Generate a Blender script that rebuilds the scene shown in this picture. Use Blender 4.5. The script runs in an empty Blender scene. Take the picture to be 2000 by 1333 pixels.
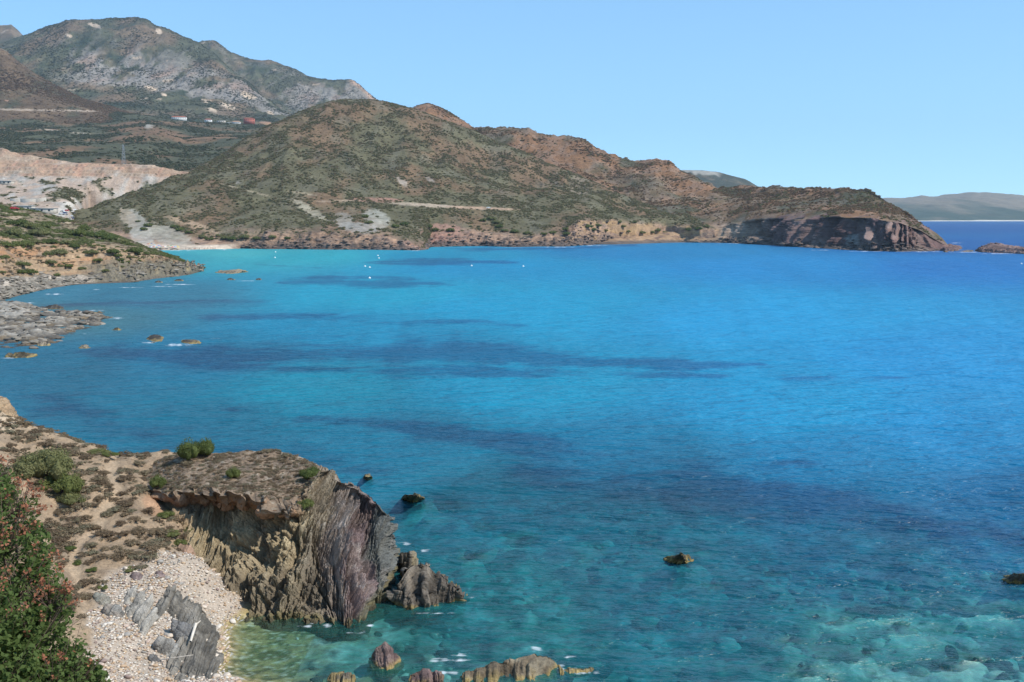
import bpy, math, random
import numpy as np
random.seed(7); np.random.seed(7)
RAD = math.radians
# ------------------------------------------------------------------ camera, sky, sun, exposure
scene = bpy.context.scene
F, H, HOR = 2144.0, 25.0, 423.0            # focal length in photo pixels, eye height above the sea, horizon row
TH = math.atan((666.5 - HOR) / F); CT, ST = math.cos(TH), math.sin(TH)
cam_data = bpy.data.cameras.new("camera"); cam = bpy.data.objects.new("camera", cam_data)
scene.collection.objects.link(cam)
cam_data.sensor_width = 36; cam_data.lens = 36 * F / 2000
cam_data.clip_start = 0.1; cam_data.clip_end = 90000
cam.location = (0, 0, H); cam.rotation_euler = (math.pi / 2 - TH, 0, 0)
scene.camera = cam
SUN_AZ, SUN_EL = RAD(110), RAD(48)           # azimuth clockwise from the view direction
sx, sy, sz = math.sin(SUN_AZ) * math.cos(SUN_EL), math.cos(SUN_AZ) * math.cos(SUN_EL), math.sin(SUN_EL)
world = bpy.data.worlds.new("World"); scene.world = world; world.use_nodes = True
wn = world.node_tree; sky = wn.nodes.new("ShaderNodeTexSky"); sky.sky_type = 'NISHITA'
sky.sun_disc = False; sky.sun_elevation = SUN_EL; sky.sun_rotation = SUN_AZ
sky.altitude = 30; sky.air_density = 0.6; sky.dust_density = 0.0; sky.ozone_density = 3.0
bg = wn.nodes["Background"]; gm_ = wn.nodes.new('ShaderNodeGamma'); gm_.inputs[1].default_value = 0.5; tn_ = wn.nodes.new('ShaderNodeVectorMath'); tn_.operation = 'MULTIPLY'; tn_.inputs[1].default_value = (1.45, 2.24, 2.75)
wn.links.new(sky.outputs[0], gm_.inputs[0]); wn.links.new(gm_.outputs[0], tn_.inputs[0]); wn.links.new(tn_.outputs[0], bg.inputs[0]); bg.inputs[1].default_value = 0.15
sl = bpy.data.lights.new("sun", 'SUN'); sl.energy = 4.2; sl.angle = RAD(0.53); sl.color = (1.0, 0.955, 0.89)
so = bpy.data.objects.new("sun", sl); scene.collection.objects.link(so)
from mathutils import Vector
so.rotation_euler = Vector((sx, sy, sz)).to_track_quat('Z', 'Y').to_euler(); so.location = (60, 0, 120)
vs = scene.view_settings; vs.view_transform = 'Standard'; vs.look = 'None'; vs.gamma = 1; vs.exposure = 0.25
vs.use_curve_mapping = False
scene.cycles.max_bounces = 6; scene.cycles.transparent_max_bounces = 12; scene.cycles.volume_bounces = 0
scene.cycles.use_denoising = True
COL = scene.collection
WATER_GAIN, WAVE = np.array((0.60, 0.86, 0.66)), 1.5
HAZE = 4.8e-5
# ------------------------------------------------------------------ pixel <-> world
def ray(px, py):
    x = (px - 1000) / F; z = (666.5 - py) / F
    return x, CT + z * ST, -ST + z * CT
def P(px, py, Y):
    d = ray(px, py); t = Y / d[1]
    return (d[0] * t, Y, H + d[2] * t)
def W(px, py, h=0.0):
    d = ray(px, py); t = (h - H) / d[2]
    return (d[0] * t, d[1] * t, h)
def proj(X, Y, Z):
    f = Y * CT - (Z - H) * ST; u = Y * ST + (Z - H) * CT
    f = np.maximum(f, 1e-3)
    return 1000 + F * X / f, 666.5 - F * u / f
# ------------------------------------------------------------------ noise in numpy
def _h(i, s):
    i = (i.astype(np.int64) & 0xffffffff).astype(np.uint64)
    i = (i * np.uint64(0x9E3779B1) + np.uint64(s * 7919 + 12345)) & np.uint64(0xffffffff)
    i ^= i >> np.uint64(15); i = (i * np.uint64(0x85EBCA77)) & np.uint64(0xffffffff)
    i ^= i >> np.uint64(13); i = (i * np.uint64(0xC2B2AE3D)) & np.uint64(0xffffffff)
    i ^= i >> np.uint64(16)
    return i
def h1(i, s=0): return _h(np.asarray(i), s).astype(np.float64) / 4294967295.0
def h2(i, j, s=0): return h1(_h(np.asarray(i), s).astype(np.int64) + np.asarray(j) * 374761393, s + 1)
def h3(i, j, k, s=0): return h1((_h(_h(np.asarray(i), s).astype(np.int64) + np.asarray(j) * 374761393, s + 1).astype(np.int64) + np.asarray(k) * 668265263), s + 2)
def fade(t): return t * t * t * (t * (t * 6 - 15) + 10)
def n1(x, s=0):
    x = np.asarray(x, float); i = np.floor(x); f = fade(x - i); i = i.astype(np.int64)
    return (h1(i, s) * (1 - f) + h1(i + 1, s) * f) * 2 - 1
def n2(x, y, s=0):
    i = np.floor(x); j = np.floor(y); u = x - i; v = y - j; i = i.astype(np.int64); j = j.astype(np.int64)
    def g(a, b, du, dv):
        t = h2(i + a, j + b, s) * 2 * math.pi
        return np.cos(t) * du + np.sin(t) * dv
    fu, fv = fade(u), fade(v)
    a = g(0, 0, u, v) * (1 - fu) + g(1, 0, u - 1, v) * fu
    b = g(0, 1, u, v - 1) * (1 - fu) + g(1, 1, u - 1, v - 1) * fu
    return (a * (1 - fv) + b * fv) * 1.5
def n3(x, y, z, s=0):
    i = np.floor(x); j = np.floor(y); k = np.floor(z); u = fade(x - i); v = fade(y - j); w = fade(z - k)
    i = i.astype(np.int64); j = j.astype(np.int64); k = k.astype(np.int64); r = 0
    for a in (0, 1):
        for b in (0, 1):
            for c in (0, 1):
                r = r + h3(i + a, j + b, k + c, s) * (u if a else 1 - u) * (v if b else 1 - v) * (w if c else 1 - w)
    return r * 2 - 1
def fbm(x, y, o=5, s=0, g=0.5):
    r = 0; a = 1; t = 0
    for k in range(o):
        r = r + a * n2(x, y, s + 11 * k); t += a; a *= g; x = x * 2.03 + 7.1; y = y * 2.03 - 3.7
    return r / t
def ridged(x, y, o=5, s=0, g=0.5):
    r = 0; a = 1; t = 0
    for k in range(o):
        r = r + a * (1 - 2 * np.abs(n2(x, y, s + 13 * k))); t += a; a *= g; x = x * 2.07 + 5.3; y = y * 2.07 - 2.9
    return r / t
def fbm3(x, y, z, o=4, s=0):
    r = 0; a = 1; t = 0
    for k in range(o):
        r = r + a * n3(x, y, z, s + 17 * k); t += a; a *= .5; x = x * 2.1 + 3; y = y * 2.1 + 1; z = z * 2.1 - 5
    return r / t
def sst(a, b, x): t = np.clip((x - a) / (b - a), 0, 1); return t * t * (3 - 2 * t)
def lerp(a, b, t): return a + (b - a) * t
def mixc(c, d, m): return c * (1 - m[..., None]) + np.asarray(d) * m[..., None]
def slabs(s, l, ws=(1.15, .47, .19, .08), amps=(.42, .24, .12, .05), seed=300):
    d = 0; sh = 0
    for q, (w, a) in enumerate(zip(ws, amps)):
        u = s / w + .55 * n1(l / (w * 4), seed + q) + .2 * n1(s / w * .3, seed + 7 + q); i = np.floor(u); f = u - i
        lb_ = l / (w * 2.6) + h1(i, seed + 3 + q) * 9; blk = np.floor(lb_); bl = sst(.12, 0, lb_ - blk) * .5; v = h2(i.astype(np.int64), blk.astype(np.int64), seed + 40 + q) * .75 + h1(i, seed + 20 + q) * .25
        e = sst(0, .18, f) * sst(1, .72, f); d = d + a * ((v - .5) * 2 * e - .55 * (1 - e) - bl); sh = sh + (v - .5) * a
    return d, sh / sum(amps)
# ------------------------------------------------------------------ object helpers
def raw_mesh(name, V, Fc, n):
    """V (k,3), Fc (m,n) all faces with n corners"""
    me = bpy.data.meshes.new(name); V = np.asarray(V, np.float32); Fc = np.asarray(Fc, np.int32)
    me.vertices.add(len(V)); me.vertices.foreach_set("co", V.ravel())
    me.loops.add(Fc.size); me.loops.foreach_set("vertex_index", Fc.ravel())
    me.polygons.add(len(Fc)); me.polygons.foreach_set("loop_start", np.arange(0, Fc.size, n, dtype=np.int32))
    me.polygons.foreach_set("loop_total", np.full(len(Fc), n, np.int32))
    me.update(calc_edges=True); return me
def smooth(me): me.polygons.foreach_set("use_smooth", np.ones(len(me.polygons), bool)); me.update()
def flat(o): o.data.polygons.foreach_set('use_smooth', np.zeros(len(o.data.polygons), bool)); o.data.update()
def setcol(me, C, name="Col"):
    C = np.asarray(C, np.float32).reshape(-1, C.shape[-1])
    if C.shape[1] == 3: C = np.concatenate([C, np.ones((len(C), 1), np.float32)], 1)
    a = me.attributes.new(name, 'FLOAT_COLOR', 'POINT'); a.data.foreach_set("color", C.ravel())
def setf(me, v, name):
    a = me.attributes.new(name, 'FLOAT', 'POINT'); a.data.foreach_set("value", np.asarray(v, np.float32).ravel())
def grid_faces(nr, nc, wrap=False):
    r = np.arange(nr - 1)[:, None]; c = np.arange(nc if wrap else nc - 1)[None]; c2 = (c + 1) % nc
    return np.stack([r * nc + c, r * nc + c2, (r + 1) * nc + c2, (r + 1) * nc + c], -1).reshape(-1, 4)
def link(name, me, mat=None, parent=None, label=None, cat=None, group=None, kind=None, loc=None):
    o = bpy.data.objects.new(name, me); COL.objects.link(o)
    if mat and me is not None and not me.materials: me.materials.append(mat)
    if parent: o.parent = parent
    if label: o["label"] = label
    if cat: o["category"] = cat
    if group: o["group"] = group
    if kind: o["kind"] = kind
    if loc is not None: o.location = loc
    return o
def grid_obj(name, G, mat, C=None, wrap=False, mask=None, **kw):
    nr, nc = G.shape[:2]; fc = grid_faces(nr, nc, wrap)
    if mask is not None: fc = fc[mask.ravel()[fc].all(1)]
    me = raw_mesh(name, G.reshape(-1, 3), fc, 4)
    if C is not None: setcol(me, C)
    smooth(me); return link(name, me, mat, **kw)
def grid_normals(G):
    du = np.gradient(G, axis=1); dv = np.gradient(G, axis=0)
    n = np.cross(du, dv); return n / np.maximum(np.linalg.norm(n, axis=-1, keepdims=True), 1e-9)
def nth(n): return ["first", "second", "third", "fourth", "fifth", "sixth", "seventh", "eighth", "ninth", "tenth", "eleventh", "twelfth", "thirteenth", "fourteenth", "fifteenth", "sixteenth", "seventeenth", "eighteenth", "nineteenth", "twentieth"][n]
def band_labels(items, bands, fmt):
    """items (px, py, ...); bands: list of (name, test); counts each band from the left edge of the picture"""
    out = {}
    for nm, ts in bands:
        k = sorted([i for i, it in enumerate(items) if i not in out and ts(it[0], it[1])], key=lambda i: items[i][0])
        for c_, i in enumerate(k): out[i] = fmt % (nth(min(c_, 19)), nm)
    return out
# ------------------------------------------------------------------ materials
def new_mat(name):
    m = bpy.data.materials.new(name); m.use_nodes = True; nt = m.node_tree
    return m, nt, nt.nodes["Principled BSDF"]
def N(nt, t, **kw):
    n = nt.nodes.new(t)
    for k, v in kw.items(): setattr(n, k, v)
    return n
def noise_val(nt, scale, detail=6, rough=.6, stretch=None):
    tc = N(nt, "ShaderNodeTexCoord"); nz = N(nt, "ShaderNodeTexNoise"); nz.inputs["Scale"].default_value = scale
    nz.inputs["Detail"].default_value = detail; nz.inputs["Roughness"].default_value = rough
    if stretch:
        mp = N(nt, "ShaderNodeMapping"); mp.inputs["Scale"].default_value = stretch
        nt.links.new(tc.outputs["Object"], mp.inputs[0]); nt.links.new(mp.outputs[0], nz.inputs[0])
    else: nt.links.new(tc.outputs["Object"], nz.inputs[0])
    return nz.outputs["Fac"]
def ramp(nt, fac, lo, hi, a=0.3, b=0.7):
    r = N(nt, "ShaderNodeMapRange"); r.inputs[1].default_value = a; r.inputs[2].default_value = b
    r.inputs[3].default_value = lo; r.inputs[4].default_value = hi; nt.links.new(fac, r.inputs[0]); return r.outputs[0]
def scale_col(nt, col, fac):
    v = N(nt, "ShaderNodeVectorMath", operation='SCALE'); nt.links.new(col, v.inputs[0]); nt.links.new(fac, v.inputs[3]); return v.outputs[0]
def mat_vcol(name, s1, s2, lo=.7, hi=1.3, bump=.3, bscale=None, bdist=.1, rough=.93, stretch=None):
    """vertex-coloured earth or rock with two scales of grain"""
    m, nt, b = new_mat(name); at = N(nt, "ShaderNodeAttribute", attribute_name="Col")
    n_a = noise_val(nt, s1, 8, .65, stretch); n_b = noise_val(nt, s2, 4, .6, stretch)
    c = scale_col(nt, at.outputs["Color"], ramp(nt, n_a, lo, hi)); c = scale_col(nt, c, ramp(nt, n_b, .75, 1.25))
    nt.links.new(c, b.inputs["Base Color"]); b.inputs["Roughness"].default_value = rough
    b.inputs["Specular IOR Level"].default_value = .15
    bp = N(nt, "ShaderNodeBump"); bp.inputs["Strength"].default_value = bump; bp.inputs["Distance"].default_value = bdist
    nt.links.new(noise_val(nt, bscale or s2, 8, .7, stretch), bp.inputs["Height"]); nt.links.new(bp.outputs[0], b.inputs["Normal"])
    return m
def mat_plain(name, col, rough=.8, var=.15, scale=3.0, metal=0.0, spec=.3):
    m, nt, b = new_mat(name); rgb = N(nt, "ShaderNodeRGB"); rgb.outputs[0].default_value = (*col, 1)
    c = scale_col(nt, rgb.outputs[0], ramp(nt, noise_val(nt, scale, 5), 1 - var, 1 + var))
    nt.links.new(c, b.inputs["Base Color"]); b.inputs["Roughness"].default_value = rough; b.inputs["Metallic"].default_value = metal
    b.inputs["Specular IOR Level"].default_value = spec
    return m
def mat_leaf(name, c1, c2, c3, trans=.25, nscale=.6):
    """foliage: tint changes from plant to plant and inside the plant"""
    m, nt, b = new_mat(name); oi = N(nt, "ShaderNodeObjectInfo"); cr = N(nt, "ShaderNodeValToRGB")
    e = cr.color_ramp.elements; e[0].color = (*c1, 1); e[1].color = (*c3, 1); x = e.new(.5); x.color = (*c2, 1)
    ad = N(nt, "ShaderNodeMath", operation='MULTIPLY_ADD'); nt.links.new(noise_val(nt, nscale, 3), ad.inputs[0]); ad.inputs[1].default_value = .7
    s = N(nt, "ShaderNodeMath", operation='MULTIPLY_ADD'); nt.links.new(oi.outputs["Random"], s.inputs[0]); s.inputs[1].default_value = 1.0; s.inputs[2].default_value = -.35
    nt.links.new(s.outputs[0], ad.inputs[2]); nt.links.new(ad.outputs[0], cr.inputs[0])
    nt.links.new(cr.outputs[0], b.inputs["Base Color"]); b.inputs["Roughness"].default_value = .7; b.inputs["Specular IOR Level"].default_value = .2
    tr = N(nt, "ShaderNodeBsdfTranslucent"); mx = N(nt, "ShaderNodeMixShader"); mx.inputs[0].default_value = trans
    nt.links.new(cr.outputs[0], tr.inputs[0]); out = nt.nodes["Material Output"]
    nt.links.new(b.outputs[0], mx.inputs[1]); nt.links.new(tr.outputs[0], mx.inputs[2]); nt.links.new(mx.outputs[0], out.inputs[0])
    return m
M_far = mat_vcol("far_land_surface", .02, .09, .75, 1.25, .3, .1, 3)
M_mount = mat_vcol("mountain_surface", .012, .05, .7, 1.3, .8, .06, 8)
M_hill = mat_vcol("hill_surface", .03, .22, .72, 1.28, .7, .3, 1.5)
M_coast = mat_vcol("coast_surface", .08, .7, .72, 1.28, .6, .6, .6)
M_soil = mat_vcol("soil_surface", .7, 6, .78, 1.22, .8, 5, .12)
M_rock = mat_vcol("strata_rock", .9, 7, .65, 1.35, 1.0, 9, .12)
M_bed = mat_vcol("seabed_surface", .5, 2.5, .6, 1.4, .5, 2, .2)
M_macchia = mat_leaf("macchia_leaves", (.135, .138, .058), (.185, .165, .078), (.22, .175, .10), .35)
M_shrub = mat_leaf("shrub_leaves", (.10, .13, .036), (.15, .17, .05), (.20, .195, .085), .35)
M_dry = mat_leaf("dry_scrub", (.15, .105, .065), (.23, .17, .105), (.21, .19, .12), .3)
M_bush = mat_leaf("bush_leaves", (.085, .13, .035), (.14, .19, .055), (.21, .21, .09), .45, 9)
M_red = mat_leaf("seed_heads", (.22, .05, .03), (.33, .09, .05), (.38, .16, .09), .3, 5)
M_twig = mat_plain("twig_bark", (.16, .11, .085), .9)

# ------------------------------------------------------------------ terrain built from profile lines seen from the shore to the ridge
class Layer: pass
LAYERS = {}
def smooth1(v, k):
    if k < 1: return v
    x = np.arange(-3 * k, 3 * k + 1); w = np.exp(-x * x / (2. * k * k)); w /= w.sum()
    return np.convolve(np.pad(v, 3 * k, mode='edge'), w, 'valid')
def pchip_cols(xs, ys, xq):
    """monotone cubic per column; xs, ys (K,nc); xq (R,nc)"""
    K = len(xs); hh = np.maximum(np.diff(xs, axis=0), 1e-6); d = np.diff(ys, axis=0) / hh; m = np.zeros_like(ys)
    m[0] = d[0]; m[-1] = d[-1]
    for k in range(1, K - 1):
        s = d[k - 1] * d[k] > 0; w1 = 2 * hh[k] + hh[k - 1]; w2 = hh[k] + 2 * hh[k - 1]
        with np.errstate(divide='ignore', invalid='ignore'):
            v = (w1 + w2) / (w1 / d[k - 1] + w2 / d[k])
        m[k] = np.where(s, np.nan_to_num(v), 0)
    out = np.zeros_like(xq)
    for k in range(K - 1):
        t = (xq - xs[k]) / hh[k]; ok = (t >= 0) & (t <= 1); t = np.clip(t, 0, 1)
        v = (2 * t**3 - 3 * t**2 + 1) * ys[k] + (t**3 - 2 * t**2 + t) * hh[k] * m[k] + (-2 * t**3 + 3 * t**2) * ys[k + 1] + (t**3 - t**2) * hh[k] * m[k + 1]
        out = np.where(ok, v, out)
    return out
def layer(name, lines, rows, ncol, amps, noise, sm=None, pxr=None):
    """lines: near to far, each a list of (px, py, Y) with Y None on the waterline"""
    ks = []
    for ln in lines:
        w = np.array([W(a, b) if y is None else P(a, b, y) for a, b, y in ln]); ks.append((w[:, 0] / w[:, 1], w[:, 1], w[:, 2]))
    a0 = max(k[0].min() for k in ks) if pxr is None else (pxr[0] - 1000) / F
    a1 = min(k[0].max() for k in ks) if pxr is None else (pxr[1] - 1000) / F
    a = np.linspace(a0, a1, ncol); Ys = []; Hs = []
    for i, (ka, ky, kh) in enumerate(ks):
        o = np.argsort(ka); k = sm[i] if sm else 0
        Ys.append(smooth1(np.interp(a, ka[o], ky[o]), k)); Hs.append(smooth1(np.interp(a, ka[o], kh[o]), k))
    Ys = np.array(Ys); Hs = np.array(Hs)
    for i in range(1, len(Ys)): Ys[i] = np.maximum(Ys[i], Ys[i - 1] + 2)
    t = np.concatenate([np.linspace(k, k + 1, rows[k], endpoint=(k == len(rows) - 1)) for k in range(len(rows))])
    k = np.minimum(t.astype(int), len(Ys) - 2); f = (t - k)[:, None]
    Y = Ys[k] * (1 - f) + Ys[k + 1] * f; Hh = pchip_cols(Ys, Hs, Y)
    A = np.interp(t, np.arange(len(amps)), amps)[:, None]
    X = a[None] * Y; Z = Hh + A * noise(X, Y)
    L = Layer(); L.G = np.stack([X, Y, Z], -1); L.t = np.broadcast_to(t[:, None], X.shape); L.X, L.Y, L.Z = X, Y, Z
    L.px, L.py = proj(X, Y, Z); n = grid_normals(L.G); L.nz = np.abs(n[..., 2]); L.n = n
    LAYERS[name] = L; return L
def hit(L, px, py, visible=True):
    d = (L.px - px)**2 + (L.py - py)**2
    m = d < d.min() + 4
    yy = np.where(m, L.Y, 1e9); i = np.unravel_index(np.argmin(yy), yy.shape); return L.G[i]
def back(line, dY=250, dh=-60): 
    r = []
    for a, b, y in line:
        w = W(a, b) if y is None else P(a, b, y); r.append((w[0] / w[1], w[1] + dY, max(w[2] + dh, -5)))
    return [(1000 + F * q[0] * (q[1] * CT - (q[2] - H) * ST) / q[1], 666.5 - F * (q[1] * ST + (q[2] - H) * CT) / (q[1] * CT - (q[2] - H) * ST), q[1]) for q in r]
def under(line, dY=-8, h=-3):
    r = []
    for a, b, y in line:
        w = W(a, b); k = (w[1] + dY) / w[1]; q = (w[0] * k, w[1] + dY, h)
        f = q[1] * CT - (q[2] - H) * ST; r.append((1000 + F * q[0] / f, 666.5 - F * (q[1] * ST + (q[2] - H) * CT) / f, q[1]))
    return r
def C0(L, col): return np.ones(L.G.shape) * np.asarray(col)
# ------------------------------------------------------------------ far land across the gulf
yy = 5640
ln_s = [(1100, 432.6, None), (2500, 432.6, None)]
ln_r = [(1100, 405, 8200), (1500, 400, 8200), (1700, 393, 8200), (1740, 389, 8200), (1780, 388, 8200), (1800, 386, 8200), (1830, 389, 8200), (1850, 387, 8200), (1880, 383, 8200), (1905, 379.5, 8200), (1930, 378, 8200), (1960, 380, 8200), (2000, 385, 8200), (2120, 398, 8200), (2500, 402, 8200)]
ln_m = [(1100, 418, 6600), (1500, 416, 6600), (1740, 402, 6700), (1850, 398, 6700), (1950, 402, 6700), (2040, 408, 6700), (2500, 415, 6600)]
L = layer("far_land", [under(ln_s, -30, -3), ln_s, [(1100, 431.3, 5690), (2500, 431.3, 5690)], [(1100, 430.2, 5760), (2500, 430.2, 5760)], ln_m, ln_r, back(ln_r, 900, -80)],
          [2, 6, 6, 40, 50, 8], 300, [0, 0, 1, 3, 22, 30, 10], lambda X, Y: fbm(X / 420, Y / 500, 5, 3) + .5 * ridged(X / 260, Y / 500, 4, 8))
c = C0(L, (.055, .075, .045)); n = fbm(L.X / 300, L.Y / 700, 4, 9); up = sst(3.4, 4.3, L.t + n * .8)
c = mixc(c, (.24, .19, .13), up * .8); c = mixc(c, (.17, .14, .09), sst(.12, .4, fbm(L.X / 160, L.Y / 400, 4, 5)) * (1 - up) * .7)
c = mixc(c, (.6, .55, .46), (L.t > .9) * sst(2.9, 2.2, L.t + 1.6 * n1(L.X / 130, 7) * n1(L.X / 900, 9)))
grid_obj("far_land", L.G, M_far, c, kind="structure")
# ------------------------------------------------------------------ hill behind the headland
ln_r = [(1230, 350, 3400), (1290, 336, 3400), (1335, 332.5, 3400), (1370, 333, 3400), (1400, 336, 3400), (1420, 342, 3400), (1440, 347, 3400), (1455, 350, 3400), (1465, 355, 3400), (1480, 364, 3400), (1520, 380, 3300), (1560, 395, 3200)]
L = layer("far_hill", [[(1230, 415, 2500), (1560, 415, 2500)], [(1230, 372, 3150), (1400, 362, 3150), (1480, 376, 3150), (1560, 400, 3100)], [(1230, 358, 3330), (1335, 343, 3330), (1400, 346, 3330), (1440, 353, 3330), (1480, 367, 3330), (1560, 397, 3150)], ln_r, back(ln_r, 500, -60)],
          [20, 30, 16, 8], 220, [10, 10, 5, 3, 5], lambda X, Y: fbm(X / 120, Y / 200, 5, 4))
c = C0(L, (.06, .065, .045)); c = mixc(c, (.16, .12, .08), sst(0, .4, fbm(L.X / 90, L.Y / 120, 4, 6)))
c = mixc(c, (.36, .33, .28), sst(2.2, 2.45, L.t + .3 * n1(L.X / 12, 3)) * sst(2.95, 2.75, L.t) * sst(1415, 1395, L.px) * .8)
grid_obj("far_hill", L.G, M_mount, c, kind="structure")
# ------------------------------------------------------------------ mountains
def mcol(L, seed, rocky):
    c = C0(L, (.085, .085, .048)); n = fbm(L.X / 150, L.Y / 200, 5, seed)
    c = mixc(c, (.175, .12, .075), sst(-.1, .3, n) * .85)
    c = mixc(c, (.038, .052, .030), sst(.1, .4, fbm(L.X / 170, L.Y / 170, 4, seed + 3)) * .8)
    rk = ridged(L.X / 70, L.Z / 90, 5, seed + 5)
    rk = rk + .5 * fbm(L.X / 130, L.Z / 60, 3, seed + 6); m = sst(.12, .42, rk + rocky * .7 - .58) * np.clip(rocky * 1.15, 0, 1)
    rc = mixc(C0(L, (.23, .205, .175)), (.29, .205, .155), sst(.0, .5, fbm(L.X / 60, L.Z / 60, 3, seed + 8)))
    c = c * (1 - m[..., None]) + rc * m[..., None]
    gl = sst(.42, .52, fbm(L.X / 55, L.Z / 28, 4, seed + 21)) * .8
    return mixc(c, (.42, .32, .23), gl * (L.t < 3.5))
def mnoise(s, k=1.0): return lambda X, Y: .55 * fbm(X / 330, Y / 420, 3, s) + .7 * ridged(X / 100 * k, Y / 260, 5, s + 2, .6) - .2
ln = [(-300, 62, 4600), (-40, 58, 4600), (0, 52, 4600), (22, 50, 4600), (36, 62, 4600), (50, 76, 4600), (90, 96, 4600), (200, 130, 4600)]
L = layer("peak", [[(-300, 160, 4100), (200, 170, 4100)], ln, back(ln, 600, -100)], [50, 8], 160, [12, 8, 10], mnoise(40))
rocky = sst(.6, 1.0, L.t); grid_obj("mountain_peak", L.G, M_mount, mcol(L, 41, rocky), kind="structure")
ln = [(300, 92, 4200), (380, 86, 4200), (395, 82, 4200), (415, 81, 4200), (432, 90, 4200), (450, 105, 4200), (480, 118, 4200), (515, 121, 4200), (540, 123, 4200), (570, 134, 4200), (600, 150, 4200), (640, 158, 4200), (665, 157, 4200), (690, 160, 4200), (702, 168, 4200), (714, 180, 4200), (728, 193, 4180), (760, 215, 4150), (850, 240, 4100)]
L = layer("massif_b", [[(300, 250, 3300), (560, 232, 3300), (850, 260, 3300)], [(300, 190, 3700), (500, 190, 3700), (600, 215, 3700), (700, 216, 3800), (850, 250, 3800)], ln, back(ln, 600, -120)],
          [36, 90, 6], 320, [22, 30, 12, 20], mnoise(50))
rocky = .25 + .5 * sst(.45, 1.1, L.t) * sst(1.85, 1.4, L.t) * sst(500, 600, L.px) + .45 * sst(1.85, 2, L.t)
c = mcol(L, 51, rocky); c = mixc(c, (.52, .33, .23), sst(676, 690, L.px) * sst(1.55, 1.75, L.t) * .8)
grid_obj("rocky_mountain", L.G, M_mount, c, kind="structure")
ln = [(-300, 120, 3700), (-60, 105, 3700), (10, 90, 3700), (50, 74, 3700), (90, 59, 3700), (130, 47, 3700), (170, 46, 3700), (220, 42, 3700), (250, 41, 3700), (265, 40, 3700), (285, 42, 3700), (300, 52, 3700), (320, 58, 3700), (340, 67, 3700), (390, 90, 3700), (420, 112, 3650), (450, 140, 3600), (490, 170, 3500), (520, 198, 3400), (560, 226, 3300), (620, 240, 3200)]
L = layer("massif_a", [[(-300, 250, 2300), (620, 262, 2300)], [(-300, 205, 2700), (0, 200, 2700), (200, 195, 2750), (400, 215, 2750), (520, 232, 2750), (620, 250, 2700)],
          [(-300, 165, 3000), (0, 160, 3000), (150, 165, 3000), (300, 178, 3000), (400, 190, 3000), (480, 203, 3000), (560, 233, 3000), (620, 246, 2900)],
          [(-300, 140, 3200), (0, 125, 3200), (150, 125, 3200), (300, 140, 3200), (400, 150, 3200), (470, 172, 3200), (520, 205, 3200), (560, 229, 3100), (620, 243, 3050)], ln, back(ln, 600, -120)],
          [16, 44, 56, 90, 6], 440, [8, 12, 26, 30, 10, 20], mnoise(60))
rocky = .12 + .75 * sst(1.7, 2.2, L.t + .25 * fbm(L.X / 200, L.Y / 200, 3, 66)) * sst(3.55, 3.0, L.t) * sst(70, 190, L.px) + .35 * sst(3.8, 4, L.t)
c = mcol(L, 61, rocky)
for (a, b, w, h2_) in [(185, 50, 14, 4), (135, 70, 7, 3), (310, 62, 6, 6), (295, 173, 12, 4), (320, 185, 6, 3), (485, 187, 16, 6), (445, 208, 18, 5), (528, 221, 7, 3), (415, 215, 9, 3), (400, 198, 8, 3)]:
    c = mixc(c, (.5, .38, .27), sst(1.3, .6, ((L.px - a) / w)**2 + ((L.py - b - .3 * (L.px - a)) / h2_)**2 + .4 * n2(L.px / 5, L.py / 3, 5)))
grid_obj("mountain", L.G, M_mount, c, kind="structure")
# brown spur running down from the left
ln = [(-300, 40, 2450), (0, 95, 2450), (12, 100, 2450), (30, 116, 2450), (60, 140, 2450), (100, 165, 2450), (160, 194, 2450), (240, 218, 2440), (300, 233, 2430), (360, 246, 2400)]
L = layer("spur", [[(-300, 240, 2050), (360, 262, 2050)], [(-300, 160, 2250), (0, 178, 2250), (120, 198, 2250), (240, 226, 2250), (360, 252, 2250)], ln, back(ln, 400, -100)], [40, 70, 8], 260, [3, 7, 4, 10],
          lambda X, Y: fbm(X / 160, Y / 160, 5, 70))
c = C0(L, (.135, .09, .052)); c = mixc(c, (.07, .07, .04), sst(.0, .35, fbm(L.X / 80, L.Y / 120, 5, 71)) * .9)
c = mixc(c, (.24, .165, .10), sst(.1, .4, fbm(L.X / 90, L.Z / 14, 4, 72)) * sst(1.2, 1.5, L.t) * sst(2, 1.7, L.t) * .8)
c = mixc(c, (.45, .40, .34), sst(25, 8, L.px) * sst(1.9, 1.97, L.t) * .8)
c = mixc(c, (.40, .31, .23), sst(2.4, 1.2, np.abs(L.py - 214 - .018 * L.px)) * (L.px < 235) * .8)
grid_obj("brown_spur", L.G, M_mount, c, kind="structure")
# wooded valley slopes
ln = [(-300, 205, 2350), (0, 212, 2350), (230, 220, 2350), (330, 236, 2350), (420, 243, 2350), (530, 248, 2350), (620, 246, 2350), (800, 250, 2350)]
L = layer("valley", [[(-300, 350, 1180), (0, 335, 1180), (200, 345, 1180), (500, 360, 1180), (800, 380, 1180)], [(-300, 312, 1350), (0, 308, 1350), (150, 312, 1350), (370, 326, 1350), (480, 322, 1380), (800, 330, 1400)],
          [(-300, 262, 1750), (0, 262, 1750), (200, 272, 1700), (290, 262, 1700), (360, 282, 1700), (480, 278, 1750), (800, 290, 1750)], [(-300, 235, 2050), (0, 240, 2050), (200, 248, 2050), (290, 242, 2050), (370, 256, 2050), (520, 262, 2050), (800, 270, 2050)], ln, back(ln, 200, -25)],
          [14, 64, 44, 30, 6], 320, [2, 7, 9, 7, 2, 2], lambda X, Y: fbm(X / 130, Y / 170, 5, 80))
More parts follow.
